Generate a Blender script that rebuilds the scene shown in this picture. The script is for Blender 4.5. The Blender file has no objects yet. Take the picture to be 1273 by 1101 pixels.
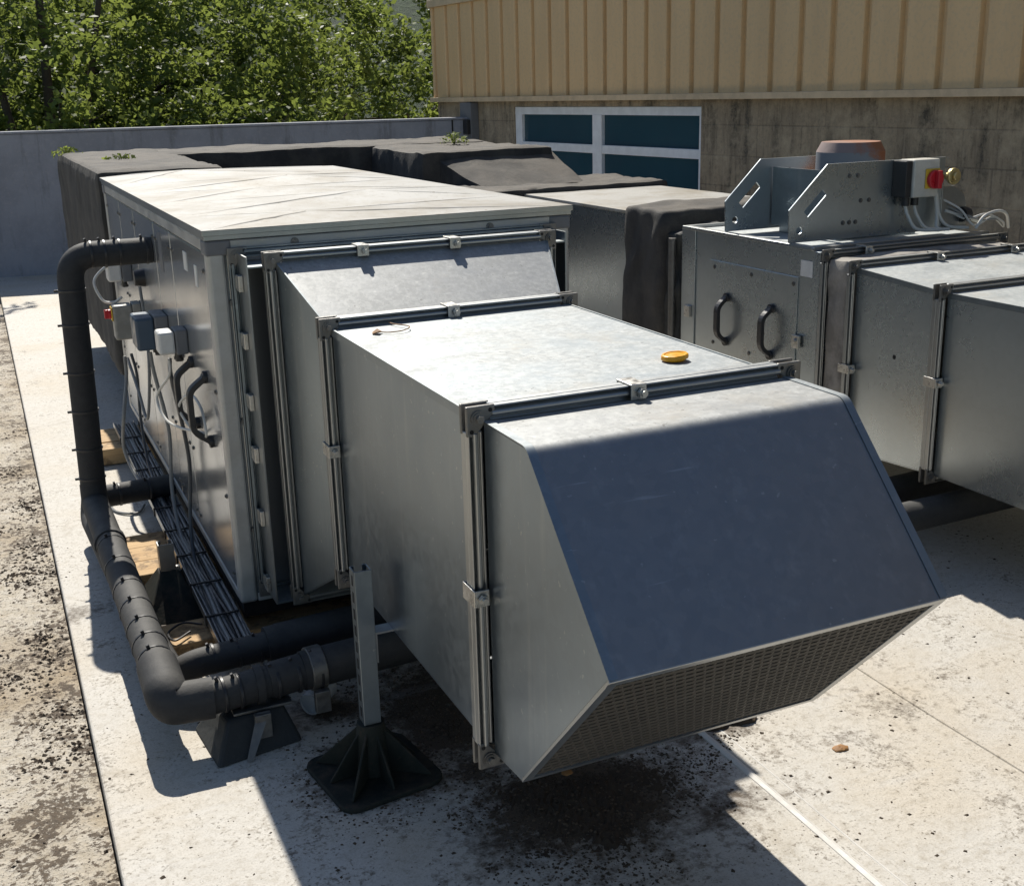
import bpy, bmesh, math, random
from mathutils import Vector, Matrix
import numpy as np
random.seed(7); rng = np.random.default_rng(7)
S = bpy.context.scene
COL = S.collection
V = Vector
PI = math.pi

# ------------------------------------------------------------------ helpers
class MB:
    """collects vertices and faces for one mesh"""
    def __init__(s): s.v = []; s.f = []; s.sm = []
    def add(s, vs, fs, smooth=False):
        o = len(s.v); s.v += [tuple(p) for p in vs]
        for f in fs: s.f.append([i + o for i in f]); s.sm.append(smooth)
        return s
    def box(s, x0, x1, y0, y1, z0, z1):
        return s.add([(x0,y0,z0),(x1,y0,z0),(x1,y1,z0),(x0,y1,z0),(x0,y0,z1),(x1,y0,z1),(x1,y1,z1),(x0,y1,z1)],
                     [(3,2,1,0),(4,5,6,7),(0,1,5,4),(1,2,6,5),(2,3,7,6),(3,0,4,7)])
    def hexa(s, p):  # eight corners ordered like box
        return s.add(p, [(3,2,1,0),(4,5,6,7),(0,1,5,4),(1,2,6,5),(2,3,7,6),(3,0,4,7)])
    def cyl(s, a, b, r, r2=None, n=16, cap=True, smooth=True):
        a = V(a); b = V(b); r2 = r if r2 is None else r2
        d = (b - a).normalized(); u = d.orthogonal().normalized(); w = d.cross(u)
        vs = []
        for c, q in ((a, r), (b, r2)):
            for i in range(n):
                t = 2*PI*i/n; vs.append(c + (u*math.cos(t) + w*math.sin(t))*q)
        s.add(vs, [(i, (i+1) % n, n+(i+1) % n, n+i) for i in range(n)], smooth)
        if cap:
            s.add(vs[:n], [tuple(reversed(range(n)))]); s.add(vs[n:], [tuple(range(n))])
        return s
    def tube(s, path, r, n=14, cap=True, rf=None):
        P = [V(p) for p in path]; m = len(P); vs = []
        u = None
        for i, p in enumerate(P):
            d = (P[min(i+1, m-1)] - P[max(i-1, 0)]).normalized()
            if u is None: u = d.orthogonal().normalized()
            else:
                u = u - d*u.dot(d); u.normalize()
            w = d.cross(u); q = r if rf is None else rf(i/(m-1))*r
            for k in range(n):
                t = 2*PI*k/n; vs.append(p + (u*math.cos(t) + w*math.sin(t))*q)
        s.add(vs, [(i*n+k, i*n+(k+1) % n, (i+1)*n+(k+1) % n, (i+1)*n+k) for i in range(m-1) for k in range(n)], True)
        if cap:
            s.add(vs[:n], [tuple(reversed(range(n)))]); s.add(vs[-n:], [tuple(range(n))])
        return s
    def prism(s, pts, off):  # closed polygon pts (3d), extruded by off
        n = len(pts); off = V(off); a = [V(p) for p in pts]; b = [p + off for p in a]
        s.add(a + b, [tuple(reversed(range(n))), tuple(range(n, 2*n))] + [(i, (i+1) % n, n+(i+1) % n, n+i) for i in range(n)])
        return s
    def strip(s, A, B, smooth=False):
        n = len(A); return s.add(list(A) + list(B), [(i, i+1, n+i+1, n+i) for i in range(n-1)], smooth)
    def bar(s, a, b, w, h, up=(0,0,1)):
        a = V(a); b = V(b); d = (b-a).normalized(); up = V(up)
        x = d.cross(up).normalized()*w/2; z = x.cross(d).normalized()*h/2
        return s.hexa([a-x-z, a+x-z, b+x-z, b-x-z, a-x+z, a+x+z, b+x+z, b-x+z])

def link(name, mb, m, parent=None, bev=0, seg=2, loc=None, local=False, fixn=True, subs=0, solid=0):
    me = bpy.data.meshes.new(name)
    base = V((0,0,0))
    if parent is not None and not local:
        q = parent
        while q is not None: base += q.location; q = q.parent
    if loc is not None: base = base + V(loc)
    me.from_pydata([tuple(V(p) - base) for p in mb.v], [], mb.f)
    me.polygons.foreach_set('use_smooth', mb.sm)
    me.update()
    if fixn:
        bm = bmesh.new(); bm.from_mesh(me); bmesh.ops.remove_doubles(bm, verts=bm.verts, dist=1e-6)
        bmesh.ops.recalc_face_normals(bm, faces=bm.faces)
        for e in bm.edges:
            if len(e.link_faces) == 2 and e.calc_face_angle(0) > .75: e.smooth = False
            elif len(e.link_faces) > 2: e.smooth = False
        bm.to_mesh(me); bm.free()
    o = bpy.data.objects.new(name, me); COL.objects.link(o)
    if m: me.materials.append(m)
    if loc is not None: o.location = loc
    if parent is not None: o.parent = parent
    if solid:
        md = o.modifiers.new('s', 'SOLIDIFY'); md.thickness = solid; md.offset = 0
    if bev:
        md = o.modifiers.new('b', 'BEVEL'); md.width = bev; md.segments = seg; md.limit_method = 'ANGLE'; md.angle_limit = .6
        md.harden_normals = False
    return o
def tag(o, label=None, cat=None, group=None, kind=None):
    if label: o['label'] = label
    if cat: o['category'] = cat
    if group: o['group'] = group
    if kind: o['kind'] = kind
    return o
def thing(name, label, cat, loc=(0,0,0), group=None, rz=0):
    o = bpy.data.objects.new(name, None); COL.objects.link(o); o.location = loc; o.rotation_euler = (0,0,rz)
    o.empty_display_size = .1
    return tag(o, label, cat, group)
def fillet(pts, r, n=8):
    P = [V(p) for p in pts]; out = [P[0]]
    for i in range(1, len(P)-1):
        a = (P[i-1]-P[i]); b = (P[i+1]-P[i]); rr = min(r, a.length*.49, b.length*.49)
        p0 = P[i] + a.normalized()*rr; p1 = P[i] + b.normalized()*rr
        for k in range(n+1):
            t = k/n; out.append(p0*(1-t)**2 + P[i]*2*t*(1-t) + p1*t*t)
    out.append(P[-1]); return out
def spline(pts, n=10):
    P = [V(p) for p in pts]; P = [P[0]*2-P[1]] + P + [P[-1]*2-P[-2]]; out = []
    for i in range(1, len(P)-2):
        for k in range(n):
            t = k/n; a, b, c, d = P[i-1:i+3]
            out.append(.5*((2*b) + (c-a)*t + (2*a-5*b+4*c-d)*t*t + (3*b-a-3*c+d)*t**3))
    out.append(P[-2]); return out

# ------------------------------------------------------------------ materials
class NT:
    def __init__(s, name):
        s.m = bpy.data.materials.new(name); s.m.use_nodes = True; s.t = s.m.node_tree
        s.b = s.t.nodes['Principled BSDF']; s.out = s.t.nodes['Material Output']; s._c = None
    def n(s, ty, ins=None, **kw):
        nd = s.t.nodes.new(ty)
        for k, v in kw.items(): setattr(nd, k, v)
        for k, v in (ins or {}).items(): s.set(nd.inputs[k], v)
        return nd
    def set(s, sock, v):
        if hasattr(v, 'is_linked') or isinstance(v, bpy.types.NodeSocket): s.t.links.new(v, sock)
        else:
            if isinstance(v, tuple) and len(v) == 3 and sock.type == 'RGBA': v = v + (1,)
            sock.default_value = v
    def coord(s):
        if s._c is None: s._c = s.n('ShaderNodeTexCoord').outputs['Object']
        return s._c
    def map(s, scale=(1,1,1), loc=(0,0,0), rot=(0,0,0)):
        return s.n('ShaderNodeMapping', {'Vector': s.coord(), 'Scale': scale, 'Location': loc, 'Rotation': rot}).outputs[0]
    def noise(s, sc, det=4, rough=.55, vec=None, dist=0, raw=False):
        o = s.n('ShaderNodeTexNoise', {'Vector': vec or s.coord(), 'Scale': sc, 'Detail': det, 'Roughness': rough, 'Distortion': dist}).outputs['Fac']
        if raw: return o
        return s.n('ShaderNodeMapRange', {0: o, 1: .26, 2: .74, 3: 0.0, 4: 1.0}).outputs[0]      # spread the narrow noise range
    def vor(s, sc, vec=None, out='Distance', feature='F1', rnd=1.0):
        return s.n('ShaderNodeTexVoronoi', {'Vector': vec or s.coord(), 'Scale': sc, 'Randomness': rnd}, feature=feature).outputs[out]
    def ramp(s, fac, *st, interp='LINEAR'):
        r = s.n('ShaderNodeValToRGB', {'Fac': fac}); e = r.color_ramp.elements; r.color_ramp.interpolation = interp
        while len(e) < len(st): e.new(.5)
        for el, (p, c) in zip(e, st):
            el.position = p; el.color = (c, c, c, 1) if not isinstance(c, tuple) else c + (1,)
        return r.outputs['Color']
    def mix(s, f, a, b, mode='MIX'):
        nd = s.n('ShaderNodeMix', data_type='RGBA', blend_type=mode)
        s.set(nd.inputs[0], f); s.set(nd.inputs[6], a); s.set(nd.inputs[7], b); return nd.outputs[2]
    def math(s, op, a, b=0.0, clamp=False):
        nd = s.n('ShaderNodeMath', operation=op, use_clamp=clamp); s.set(nd.inputs[0], a); s.set(nd.inputs[1], b); return nd.outputs[0]
    def bump(s, h, st=.3, d=.01, nrm=None):
        i = {'Height': h, 'Strength': st, 'Distance': d}
        if nrm: i['Normal'] = nrm
        return s.n('ShaderNodeBump', i).outputs[0]
    def nz(s):
        g = s.n('ShaderNodeNewGeometry'); return s.n('ShaderNodeSeparateXYZ', {0: g.outputs['Normal']}).outputs[2]
    def fin(s, col=None, rough=None, metal=None, nrm=None, spec=None):
        if col is not None: s.set(s.b.inputs['Base Color'], col)
        if rough is not None: s.set(s.b.inputs['Roughness'], rough)
        if metal is not None: s.set(s.b.inputs['Metallic'], metal)
        if nrm is not None: s.set(s.b.inputs['Normal'], nrm)
        if spec is not None: s.set(s.b.inputs['Specular IOR Level'], spec)
        return s.m

def galv(name, base=(.215,.255,.29), rough=.34, dust=.7, warp=.16, metal=.9, wseed=0.0, fine=.02, spang=.26, bl=.08, sc=.35):
    t = NT(name)
    sp = t.vor(62, out='Color')
    spv = t.n('ShaderNodeSeparateColor', {0: sp}).outputs[0]
    c = t.mix(t.ramp(spv, (0, 0.0), (1, spang)), base, tuple(x*1.32 for x in base))
    big = t.noise(2.3, 5, .6, t.map(loc=(wseed, wseed, 0)))
    c = t.mix(t.ramp(big, (.35, 0.0), (.95, .25)), c, tuple(x*.78 for x in base))
    streak = t.noise(1.0, 5, .65, t.map((28, 28, 1.6)))
    c = t.mix(t.ramp(streak, (.6, 0.0), (1.0, .22)), c, (.46,.47,.47))
    spots = t.noise(60, 2, .5)
    c = t.mix(t.ramp(spots, (.93, 0.0), (.99, .3 if sc else 0.0)), c, (.55,.55,.54))
    scr = t.noise(1.0, 3, .6, t.map((4, 90, 30), rot=(.3,.2,.9)))
    c = t.mix(t.ramp(scr, (.90, 0.0), (.97, sc)), c, tuple(x*1.9 for x in base))
    blot = t.noise(9, 7, .7, t.map(loc=(wseed+2, 0, 3)))
    c = t.mix(t.ramp(blot, (.60, 0.0), (.95, bl)), c, tuple(x*.55 for x in base))
    # dust lies on faces that look up
    up = t.ramp(t.nz(), (.72, 0.0), (.95, 1.0))
    dn = t.noise(7, 8, .72)
    fn = t.noise(60, 5, .75)
    dm = t.math('MULTIPLY', up, t.ramp(dn, (.25, dust*.55), (.7, dust)))
    dcol = t.mix(t.ramp(fn, (.35, 0.0), (.7, 1.0)), (.29,.295,.28), (.44,.445,.425))
    stain = t.noise(4.2, 6, .7, t.map(loc=(3, 1, 0)))
    dcol = t.mix(t.ramp(stain, (.60, 0.0), (.9, .6)), dcol, (.33,.29,.22))
    speck = t.noise(85, 2, .5)
    dcol = t.mix(t.ramp(speck, (.90, 0.0), (.95, .8)), dcol, (.10,.085,.06))
    c = t.mix(dm, c, dcol)
    r = t.mix(dm, t.ramp(t.math('ADD', t.math('MULTIPLY', big, .45), t.math('MULTIPLY', spv, .6*spang)), (.2, rough-.05), (.9, rough+.17)), (.8,.8,.8))
    mt = t.math('MULTIPLY', t.math('SUBTRACT', 1.0, dm), metal)
    w = t.noise(1.5, 1.5, .4, t.map(loc=(wseed*2, 1, wseed)), raw=True)
    nb = t.bump(w, warp, .03)
    nb = t.bump(t.noise(160, 2), fine, .001, nb)
    return t.fin(c, r, mt, nb)

def simple(name, col, rough=.6, metal=0, nsc=30, amt=.35, bump=.15, bd=.003, dark=None):
    t = NT(name); n = t.noise(nsc, 6, .65); d = dark or tuple(x*.6 for x in col)
    c = t.mix(t.ramp(n, (.35, amt), (.7, 0.0)), col, d)
    big = t.noise(nsc*.12, 4, .6)
    c = t.mix(t.ramp(big, (.4, 0.0), (.75, amt*.7)), c, tuple(min(1, x*1.35) for x in col))
    return t.fin(c, t.ramp(n, (.3, max(.05, rough-.08)), (.7, min(1, rough+.1))), metal, t.bump(n, bump, bd))

M = {}
M['galv'] = galv('galvanised_steel')
M['galv_hood'] = galv('galvanised_hood', base=(.245,.255,.265), rough=.43, dust=.62, warp=.05, wseed=4.0)
M['galv_r'] = galv('galvanised_right', base=(.42,.465,.49), rough=.32, dust=.7, warp=.14, wseed=9.0, sc=0.0, bl=0.0, fine=0.0, spang=.15)
M['galv_dark'] = galv('galvanised_weathered', base=(.22,.255,.28), rough=.40, dust=.5, warp=.15, wseed=7.0, fine=0.0)
M['galv_rail'] = galv('galvanised_rail', base=(.33,.345,.35), rough=.36, dust=.35, warp=.05, wseed=2.0, spang=.2, bl=.1)
M['zinc'] = simple('bright_zinc', (.50,.49,.46), .35, .85, 60, .4, .1)
M['cast'] = simple('dull_zinc_plate', (.19,.185,.175), .5, .8, 60, .5, .2)
M['alu'] = galv('grey_white_casing', base=(.39,.41,.425), rough=.25, dust=.3, warp=.14, metal=.7, wseed=1.0, fine=0.0, spang=.0, bl=.1)
M['alu_post'] = simple('aluminium_post', (.42,.42,.405), .42, .4, 14, .35, .08)
def lidmat():
    t = NT('white_coated_lid')
    a = t.noise(3.2, 7, .7); b = t.noise(30, 5, .7); c0 = t.noise(1.4, 4, .6, t.map(loc=(5,2,0)))
    c = t.mix(t.ramp(a, (.45, 0.0), (.85, .8)), (.345,.34,.32), (.21,.18,.13))
    c = t.mix(t.ramp(b, (.60, 0.0), (.95, .5)), c, (.16,.14,.105))
    c = t.mix(t.ramp(c0, (.55, 0.0), (.85, .6)), c, (.18,.158,.122))
    sp = t.noise(75, 2, .5); c = t.mix(t.ramp(sp, (.92, 0.0), (.96, .8)), c, (.12,.09,.06))
    return t.fin(c, .6, .05, t.bump(b, .1, .002), .25)
M['lid'] = lidmat()
def foammat():
    t = NT('black_foam_rubber'); n = t.noise(40, 6, .7); b = t.noise(7, 5, .7)
    c = t.mix(n, (.016,.017,.019), (.030,.031,.033)); up = t.ramp(t.nz(), (.2, 0.0), (.9, 1.0))
    c = t.mix(t.math('MULTIPLY', up, t.ramp(b, (.25, .25), (.8, .85))), c, (.085,.082,.076))  # dust on upward faces, its pale grey also painting a sunlit pipe top
    return t.fin(c, .72, 0, t.bump(t.math('ADD', n, b), .25, .003), .4)
M['foam'] = foammat()
M['rubber'] = simple('black_rubber', (.028,.03,.029), .75, 0, 35, .5, .3, .004)
def dirtyrub():
    t = NT('dusty_green_black_plastic'); n = t.noise(26, 6, .7); b = t.noise(70, 4, .7); up = t.ramp(t.nz(), (.1, .15), (.9, 1.0))
    c = t.mix(n, (.008,.012,.010), (.016,.021,.018)); c = t.mix(t.math('MULTIPLY', up, t.ramp(n, (.4, 0.0), (.8, .8))), c, (.05,.038,.026)); c = t.mix(t.ramp(b, (.72, 0.0), (.85, .8)), c, (.035,.026,.018))
    return t.fin(c, .75, 0, t.bump(n, .3, .003), .3)
M['greenrub'] = dirtyrub()
M['black'] = simple('black_plastic', (.02,.02,.022), .42, 0, 50, .3, .05)
M['dark'] = simple('dark_void', (.012,.012,.012), .9)
M['greyplastic'] = simple('grey_plastic', (.14,.145,.155), .55, 0, 40, .3, .05)
M['whiteplastic'] = simple('white_plastic', (.62,.62,.60), .4, 0, 25, .25, .03)
M['beige'] = simple('beige_plastic', (.52,.50,.44), .45, 0, 25, .3, .03)
M['isogrey'] = simple('weathered_grey_plastic', (.30,.295,.27), .5, 0, 25, .5, .05)
M['blueplastic'] = simple('blue_grey_plastic', (.045,.075,.115), .42, 0, 25, .3, .03)
M['red'] = simple('red_plastic', (.50,.02,.03), .35, 0, 25, .2, .03)
M['yellow'] = simple('yellow_plastic', (.62,.40,.04), .4, 0, 25, .2, .03)
M['orange'] = simple('orange_yellow_plastic', (.80,.36,.008), .35, 0, 40, .15, .05)
M['brass'] = simple('brass', (.55,.45,.22), .35, .8, 40, .4, .1)
M['mesh'] = simple('dull_mesh_wire', (.075,.068,.058), .6, .4, 60, .4, .1)
M['rust'] = simple('rust', (.26,.10,.045), .8, 0, 30, .6, .3)
M['cable'] = simple('grey_cable', (.22,.22,.21), .5, 0, 30, .2, .05)
M['cable_pale'] = simple('pale_cable', (.55,.54,.50), .45, 0, 30, .2, .05)
M['cable_dark'] = simple('dark_cable', (.05,.055,.062), .42, 0, 30, .3, .05)
M['bark'] = simple('bark', (.07,.055,.04), .85, 0, 20, .6, .6, .02)
M['deadleaf'] = simple('dead_leaf', (.30,.15,.05), .7, 0, 60, .5, .3)
M['soil'] = simple('dark_soil', (.065,.044,.027), .95, 0, 60, .6, .8, .01)
M['soil_dry'] = simple('dry_soil', (.14,.10,.065), .95, 0, 60, .6, .8, .01)
M['crumb'] = simple('crumb', (.062,.044,.027), .9, 0, 40, .5, .4)
def woodmat():
    t = NT('pale_timber'); g = t.noise(1.2, 6, .7, t.map((3, 40, 60))); b = t.noise(14, 5, .7)
    c = t.mix(g, (.36,.22,.10), (.60,.42,.22)); c = t.mix(t.ramp(b, (.5, 0.0), (.72, .75)), c, (.13,.08,.04))
    return t.fin(c, .8, 0, t.bump(g, .3, .004))
M['wood'] = woodmat()
def fabric():
    t = NT('black_roofing_felt_wrap'); a = t.noise(5, 7, .7); f = t.noise(130, 4, .7); st = t.noise(1.0, 4, .6, t.map((6, 6, 1.2)))
    c = t.mix(t.ramp(a, (.35, 0.0), (.72, 1.0)), (.024,.024,.024), (.055,.051,.046))
    c = t.mix(t.ramp(st, (.55, 0.0), (.75, .3)), c, (.085,.08,.072))
    c = t.mix(t.ramp(f, (.2, .35), (.6, 0.0)), c, (.03,.03,.03))
    up = t.ramp(t.nz(), (.5, 0.0), (.95, 1.0))
    c = t.mix(t.math('MULTIPLY', up, t.ramp(a, (.3, .35), (.7, .85))), c, (.105,.092,.076))
    return t.fin(c, .85, 0, t.bump(t.math('ADD', t.math('MULTIPLY', f, .3), a), .5, .008))
M['fabric'] = fabric()
def roofmat():
    t = NT('pale_roof_membrane')
    big = t.noise(.9, 6, .6); mid = t.noise(6, 8, .72); fine = t.noise(38, 7, .75); sp = t.noise(90, 3, .6)
    c = t.mix(mid, (.46,.435,.388), (.57,.545,.498))
    c = t.mix(t.ramp(big, (.45, 0.0), (.95, .75)), c, (.47,.385,.265))
    c = t.mix(t.ramp(fine, (.48, 0.0), (1.0, .62)), c, (.24,.195,.13))
    pit = t.ramp(t.math('ADD', t.math('MULTIPLY', sp, .6), t.math('MULTIPLY', mid, .4)), (.62, 0.0), (.72, 1.0))
    c = t.mix(t.math('MULTIPLY', pit, .62), c, (.10,.08,.052))
    st = t.noise(2.6, 7, .72, t.map(loc=(7, 3, 0)), dist=.6)
    c = t.mix(t.ramp(st, (.70, 0.0), (.98, .6)), c, (.23,.185,.12))
    gr = t.noise(170, 3, .7)
    c = t.mix(t.ramp(gr, (.50, 0.0), (.95, .45)), c, (.20,.17,.125))
    xyz = t.n('ShaderNodeSeparateXYZ', {0: t.coord()})
    tot = None
    for cx, cy, rx, ry, k in ((.55,-1.10,.30,.22,1.15),(.17,-.76,.20,.16,.95),(-.50,0,.08,9,.0),(.80,-1.25,.22,.10,.6),(.42,-.62,.26,.36,1.0),(.12,-.42,.14,.10,.8),(.95,-.95,.16,.07,.75),(1.45,-1.0,.5,.3,.24),(-.16,.55,.12,.6,.8),(-.42,.55,.10,.08,.62),(1.9,-1.5,.6,.4,.22)):
        u = t.math('DIVIDE', t.math('SUBTRACT', xyz.outputs[0], cx), rx); v = t.math('DIVIDE', t.math('SUBTRACT', xyz.outputs[1], cy), ry)
        q = t.math('ADD', t.math('MULTIPLY', u, u), t.math('MULTIPLY', v, v))
        g = t.math('MULTIPLY', t.math('POWER', 2.718, t.math('MULTIPLY', q, -.9)), k)
        tot = g if tot is None else t.math('MAXIMUM', tot, g)
    dn = t.math('ADD', t.math('MULTIPLY', mid, .55), t.math('MULTIPLY', fine, .45))
    dm = t.math('ADD', t.math('MULTIPLY', tot, .62), t.math('SUBTRACT', dn, .5))
    c = t.mix(t.ramp(dm, (.14, 0.0), (.46, .97)), c, t.mix(gr, (.035,.024,.015), (.10,.07,.042)))
    wr = t.noise(1.0, 5, .6, t.map((1.2, 9, 1)))
    c = t.mix(t.ramp(wr, (.70, 0.0), (.95, .35)), c, (.54,.53,.51))
    return t.fin(c, .72, 0, t.bump(t.math('ADD', fine, t.math('MULTIPLY', mid, 1.2)), .35, .004))
M['roof'] = roofmat()
def gutmat():
    t = NT('dirty_lower_roof')
    a = t.noise(4.5, 9, .75, dist=.4); b = t.noise(24, 7, .75); cc = t.noise(1.6, 5, .6)
    c = t.mix(b, (.36,.30,.21), (.68,.64,.565))
    c = t.mix(t.ramp(cc, (.45, 0.0), (.85, .75)), c, (.31,.225,.125))
    g3 = t.noise(75, 5, .75)
    d = t.math('ADD', t.math('ADD', t.math('MULTIPLY', a, .34), t.math('MULTIPLY', b, .34)), t.math('MULTIPLY', g3, .32))
    x = t.n('ShaderNodeSeparateXYZ', {0: t.coord()}).outputs[0]
    d = t.math('ADD', d, t.n('ShaderNodeMapRange', {0: x, 1: -1.25, 2: -.46, 3: -.06, 4: .16}).outputs[0])
    c = t.mix(t.ramp(d, (.635, 0.0), (.695, .96)), c, t.mix(g3, (.026,.018,.011), (.12,.082,.048)))
    sp = t.noise(120, 3, .65); c = t.mix(t.ramp(sp, (.68, 0.0), (.80, .8)), c, (.05,.04,.028))
    g2 = t.noise(60, 5, .75); c = t.mix(t.ramp(g2, (.55, 0.0), (1.0, .6)), c, (.15,.115,.075))
    return t.fin(c, .85, 0, t.bump(t.math('ADD', a, b), .6, .012))
M['gutter'] = gutmat()
def blockmat():
    t = NT('stained_block_wall')
    s = t.n('ShaderNodeSeparateXYZ', {0: t.coord()}); v = t.n('ShaderNodeCombineXYZ', {0: s.outputs[1], 1: s.outputs[2]}).outputs[0]
    br = t.n('ShaderNodeTexBrick', {'Vector': v, 'Scale': 1.0, 'Mortar Size': .006, 'Brick Width': .44, 'Row Height': .215, 'Color1': (.42,.335,.225,1), 'Color2': (.36,.285,.195,1), 'Mortar': (.27,.215,.15,1), 'Mortar Smooth': .6})
    n1 = t.noise(5, 9, .75); n2 = t.noise(32, 6, .75); st = t.noise(1.0, 7, .7, t.map((7, 7, 1.1)))
    c = t.mix(t.ramp(n2, (.3, .5), (.7, 0.0)), br.outputs['Color'], (.14,.115,.08))
    c = t.mix(t.ramp(t.math('ADD', t.math('MULTIPLY', st, .6), t.math('MULTIPLY', n2, .4)), (.44, 0.0), (.72, .9)), c, (.05,.045,.036))
    c = t.mix(t.ramp(n1, (.45, 0.0), (.85, .8)), c, (.47,.385,.265))
    c = t.mix(t.ramp(t.noise(20, 5, .7, t.map(loc=(4,4,4))), (.78, 0.0), (.92, .5)), c, (.34,.32,.28))
    return t.fin(c, .92, 0, t.bump(t.math('ADD', n2, t.math('MULTIPLY', br.outputs['Fac'], -.5)), .6, .012))
M['block'] = blockmat()
def cladmat():
    t = NT('beige_metal_cladding'); n = t.noise(1.0, 5, .6, t.map((1, 6, .7))); f = t.noise(40, 4, .6)
    c = t.mix(t.ramp(n, (.35, 0.0), (.7, .6)), (.66,.45,.235), (.59,.40,.21)); c = t.mix(t.ramp(f, (.5, 0.0), (.75, .25)), c, (.42,.33,.22))
    return t.fin(c, .5, 0, t.bump(n, .08, .01))
M['clad'] = cladmat()
M['trim'] = simple('beige_trim', (.58,.44,.28), .5, 0, 12, .4, .05)
M['winframe'] = simple('white_window_frame', (.70,.72,.74), .4, 0, 12, .25, .04)
def glassmat():
    t = NT('dark_teal_glass'); n = t.noise(1.3, 3, .5)
    c = t.mix(n, (.008,.042,.062), (.012,.058,.080))
    return t.fin(c, .07, 0, t.bump(n, .05, .01), .6)
M['glass'] = glassmat()
def wallmat():
    t = NT('grey_rendered_parapet'); a = t.noise(2.2, 8, .7); f = t.noise(30, 5, .7); st = t.noise(1.0, 6, .7, t.map((5, 5, .8)))
    c = t.mix(t.ramp(a, (.35, 0.0), (.7, .8)), (.26,.275,.315), (.205,.215,.245))
    c = t.mix(t.ramp(st, (.55, 0.0), (.75, .5)), c, (.10,.10,.105))
    c = t.mix(t.ramp(f, (.6, 0.0), (.72, .4)), c, (.31,.31,.32))
    return t.fin(c, .85, 0, t.bump(f, .2, .004))
M['wall'] = wallmat()
def leafmat(name, c1, c2, c3):
    t = NT(name)
    oi = t.vor(5.0, out='Color'); v = t.n('ShaderNodeSeparateColor', {0: oi}).outputs[0]; n = t.noise(1.1, 3)
    c = t.mix(v, c1, c2); c = t.mix(t.ramp(n, (.4, 0.0), (.65, 1.0)), c, c3)
    t.fin(c, .55, 0, spec=.25)
    tr = t.n('ShaderNodeBsdfTranslucent', {'Color': t.mix(.50, c, (.36,.40,.07), 'ADD')})
    mx = t.n('ShaderNodeMixShader', {0: .42, 1: t.b.outputs[0], 2: tr.outputs[0]})
    t.t.links.new(mx.outputs[0], t.out.inputs[0]); return t.m
M['leaf'] = leafmat('green_leaves', (.032,.060,.019), (.088,.135,.034), (.044,.078,.024))
M['leaf_b'] = leafmat('yellow_green_leaves', (.055,.093,.024), (.145,.19,.048), (.055,.093,.026))
M['weed'] = leafmat('weed_leaves', (.12,.18,.03), (.22,.27,.06), (.16,.2,.05))
def hillmat():
    t = NT('distant_wooded_slope'); n = t.noise(1.3, 8, .75); b = t.noise(.25, 5, .6)
    c = t.mix(t.ramp(n, (.35, 0.0), (.7, 1.0)), (.022,.045,.016), (.060,.10,.032)); c = t.mix(t.ramp(b, (.5, 0.0), (.7, .5)), c, (.06,.095,.05))
    return t.fin(c, .95, 0, t.bump(n, 1.0, .6))
M['hill'] = hillmat()
M['terrain'] = simple('grass_ground', (.06,.085,.03), .95, 0, 3, .5, .5, .05)

# ------------------------------------------------------------------ camera and light
cam = bpy.data.cameras.new('camera'); co = bpy.data.objects.new('camera', cam); COL.objects.link(co)
R_ = V((0.91042465,-0.41286031,-0.02594858)); U_ = V((0.14199409,0.25297228,0.95699671)); F_ = V((0.38854168,0.87495794,-0.28893593))
co.matrix_world = Matrix(((R_.x,U_.x,-F_.x,-.53764),(R_.y,U_.y,-F_.y,-3.17464),(R_.z,U_.z,-F_.z,1.57231),(0,0,0,1)))
cam.sensor_width = 36; cam.lens = 1453.72/1273*36; cam.clip_end = 2000; cam.clip_start = .05
S.camera = co
SUN = V((.095,.95,1.0)).normalized()
el = math.asin(SUN.z); az = math.atan2(SUN.x, SUN.y)
w = bpy.data.worlds.new('World'); S.world = w; w.use_nodes = True
bg = w.node_tree.nodes['Background']; sky = w.node_tree.nodes.new('ShaderNodeTexSky'); sky.sky_type = 'NISHITA'; sky.sun_disc = False
sky.sun_elevation = el; sky.sun_rotation = az; sky.air_density = 1.0; sky.dust_density = .6; sky.ozone_density = 1.2
w.node_tree.links.new(sky.outputs[0], bg.inputs[0]); bg.inputs[1].default_value = .075
sl = bpy.data.lights.new('sun', 'SUN'); so = bpy.data.objects.new('sun', sl); COL.objects.link(so)
sl.energy = 4.6; sl.angle = math.radians(.53); sl.color = (1.0,.945,.85)
so.rotation_euler = SUN.to_track_quat('Z', 'Y').to_euler()
S.view_settings.view_transform = 'Standard'; S.view_settings.look = 'None'; S.view_settings.exposure = .5; S.view_settings.gamma = 1
S.view_settings.use_curve_mapping = False

# ------------------------------------------------------------------ ground
def wav(x, y, s=1.0):
    return math.sin(x*3.1*s+y*1.7*s)*.5 + math.sin(x*1.3*s-y*2.9*s+1.3)*.5
EDGE = -.458
m = MB(); m.box(EDGE, 9, -9, 9.4, -.5, 0); tag(link('roof', m, M['roof'], bev=.006), kind='structure')
m = MB(); m.box(-9, EDGE-.004, -9, 9.4, -.5, -.05); tag(link('lower_roof', m, M['gutter']), kind='structure')
m = MB(); m.box(-400, 400, -400, 400, -4.2, -4); tag(link('ground', m, M['terrain']), kind='structure')
m = MB(); m.tube([(.945+.004*math.sin(y*4), y, -.007) for y in [-9+.25*i for i in range(70)]], .013, 8); 
m.tube([(.995+.003*math.sin(y*5), y, -.0045) for y in [-9+.25*i for i in range(70)]], .006, 6)
tag(link('roof_lap_seam', m, simple('pale_weld_bead', (.58,.56,.52), .6, 0, 20, .25, .15)), kind='structure')
m = MB(); m.tube([(1.522+.003*math.sin(y*7), y, .0) for y in [-9+.1*i for i in range(170)]], .004, 5)
tag(link('roof_joint', m, M['roof']), kind='structure')
hb = MB(); NX, NY = 60, 12
vs = []
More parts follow.
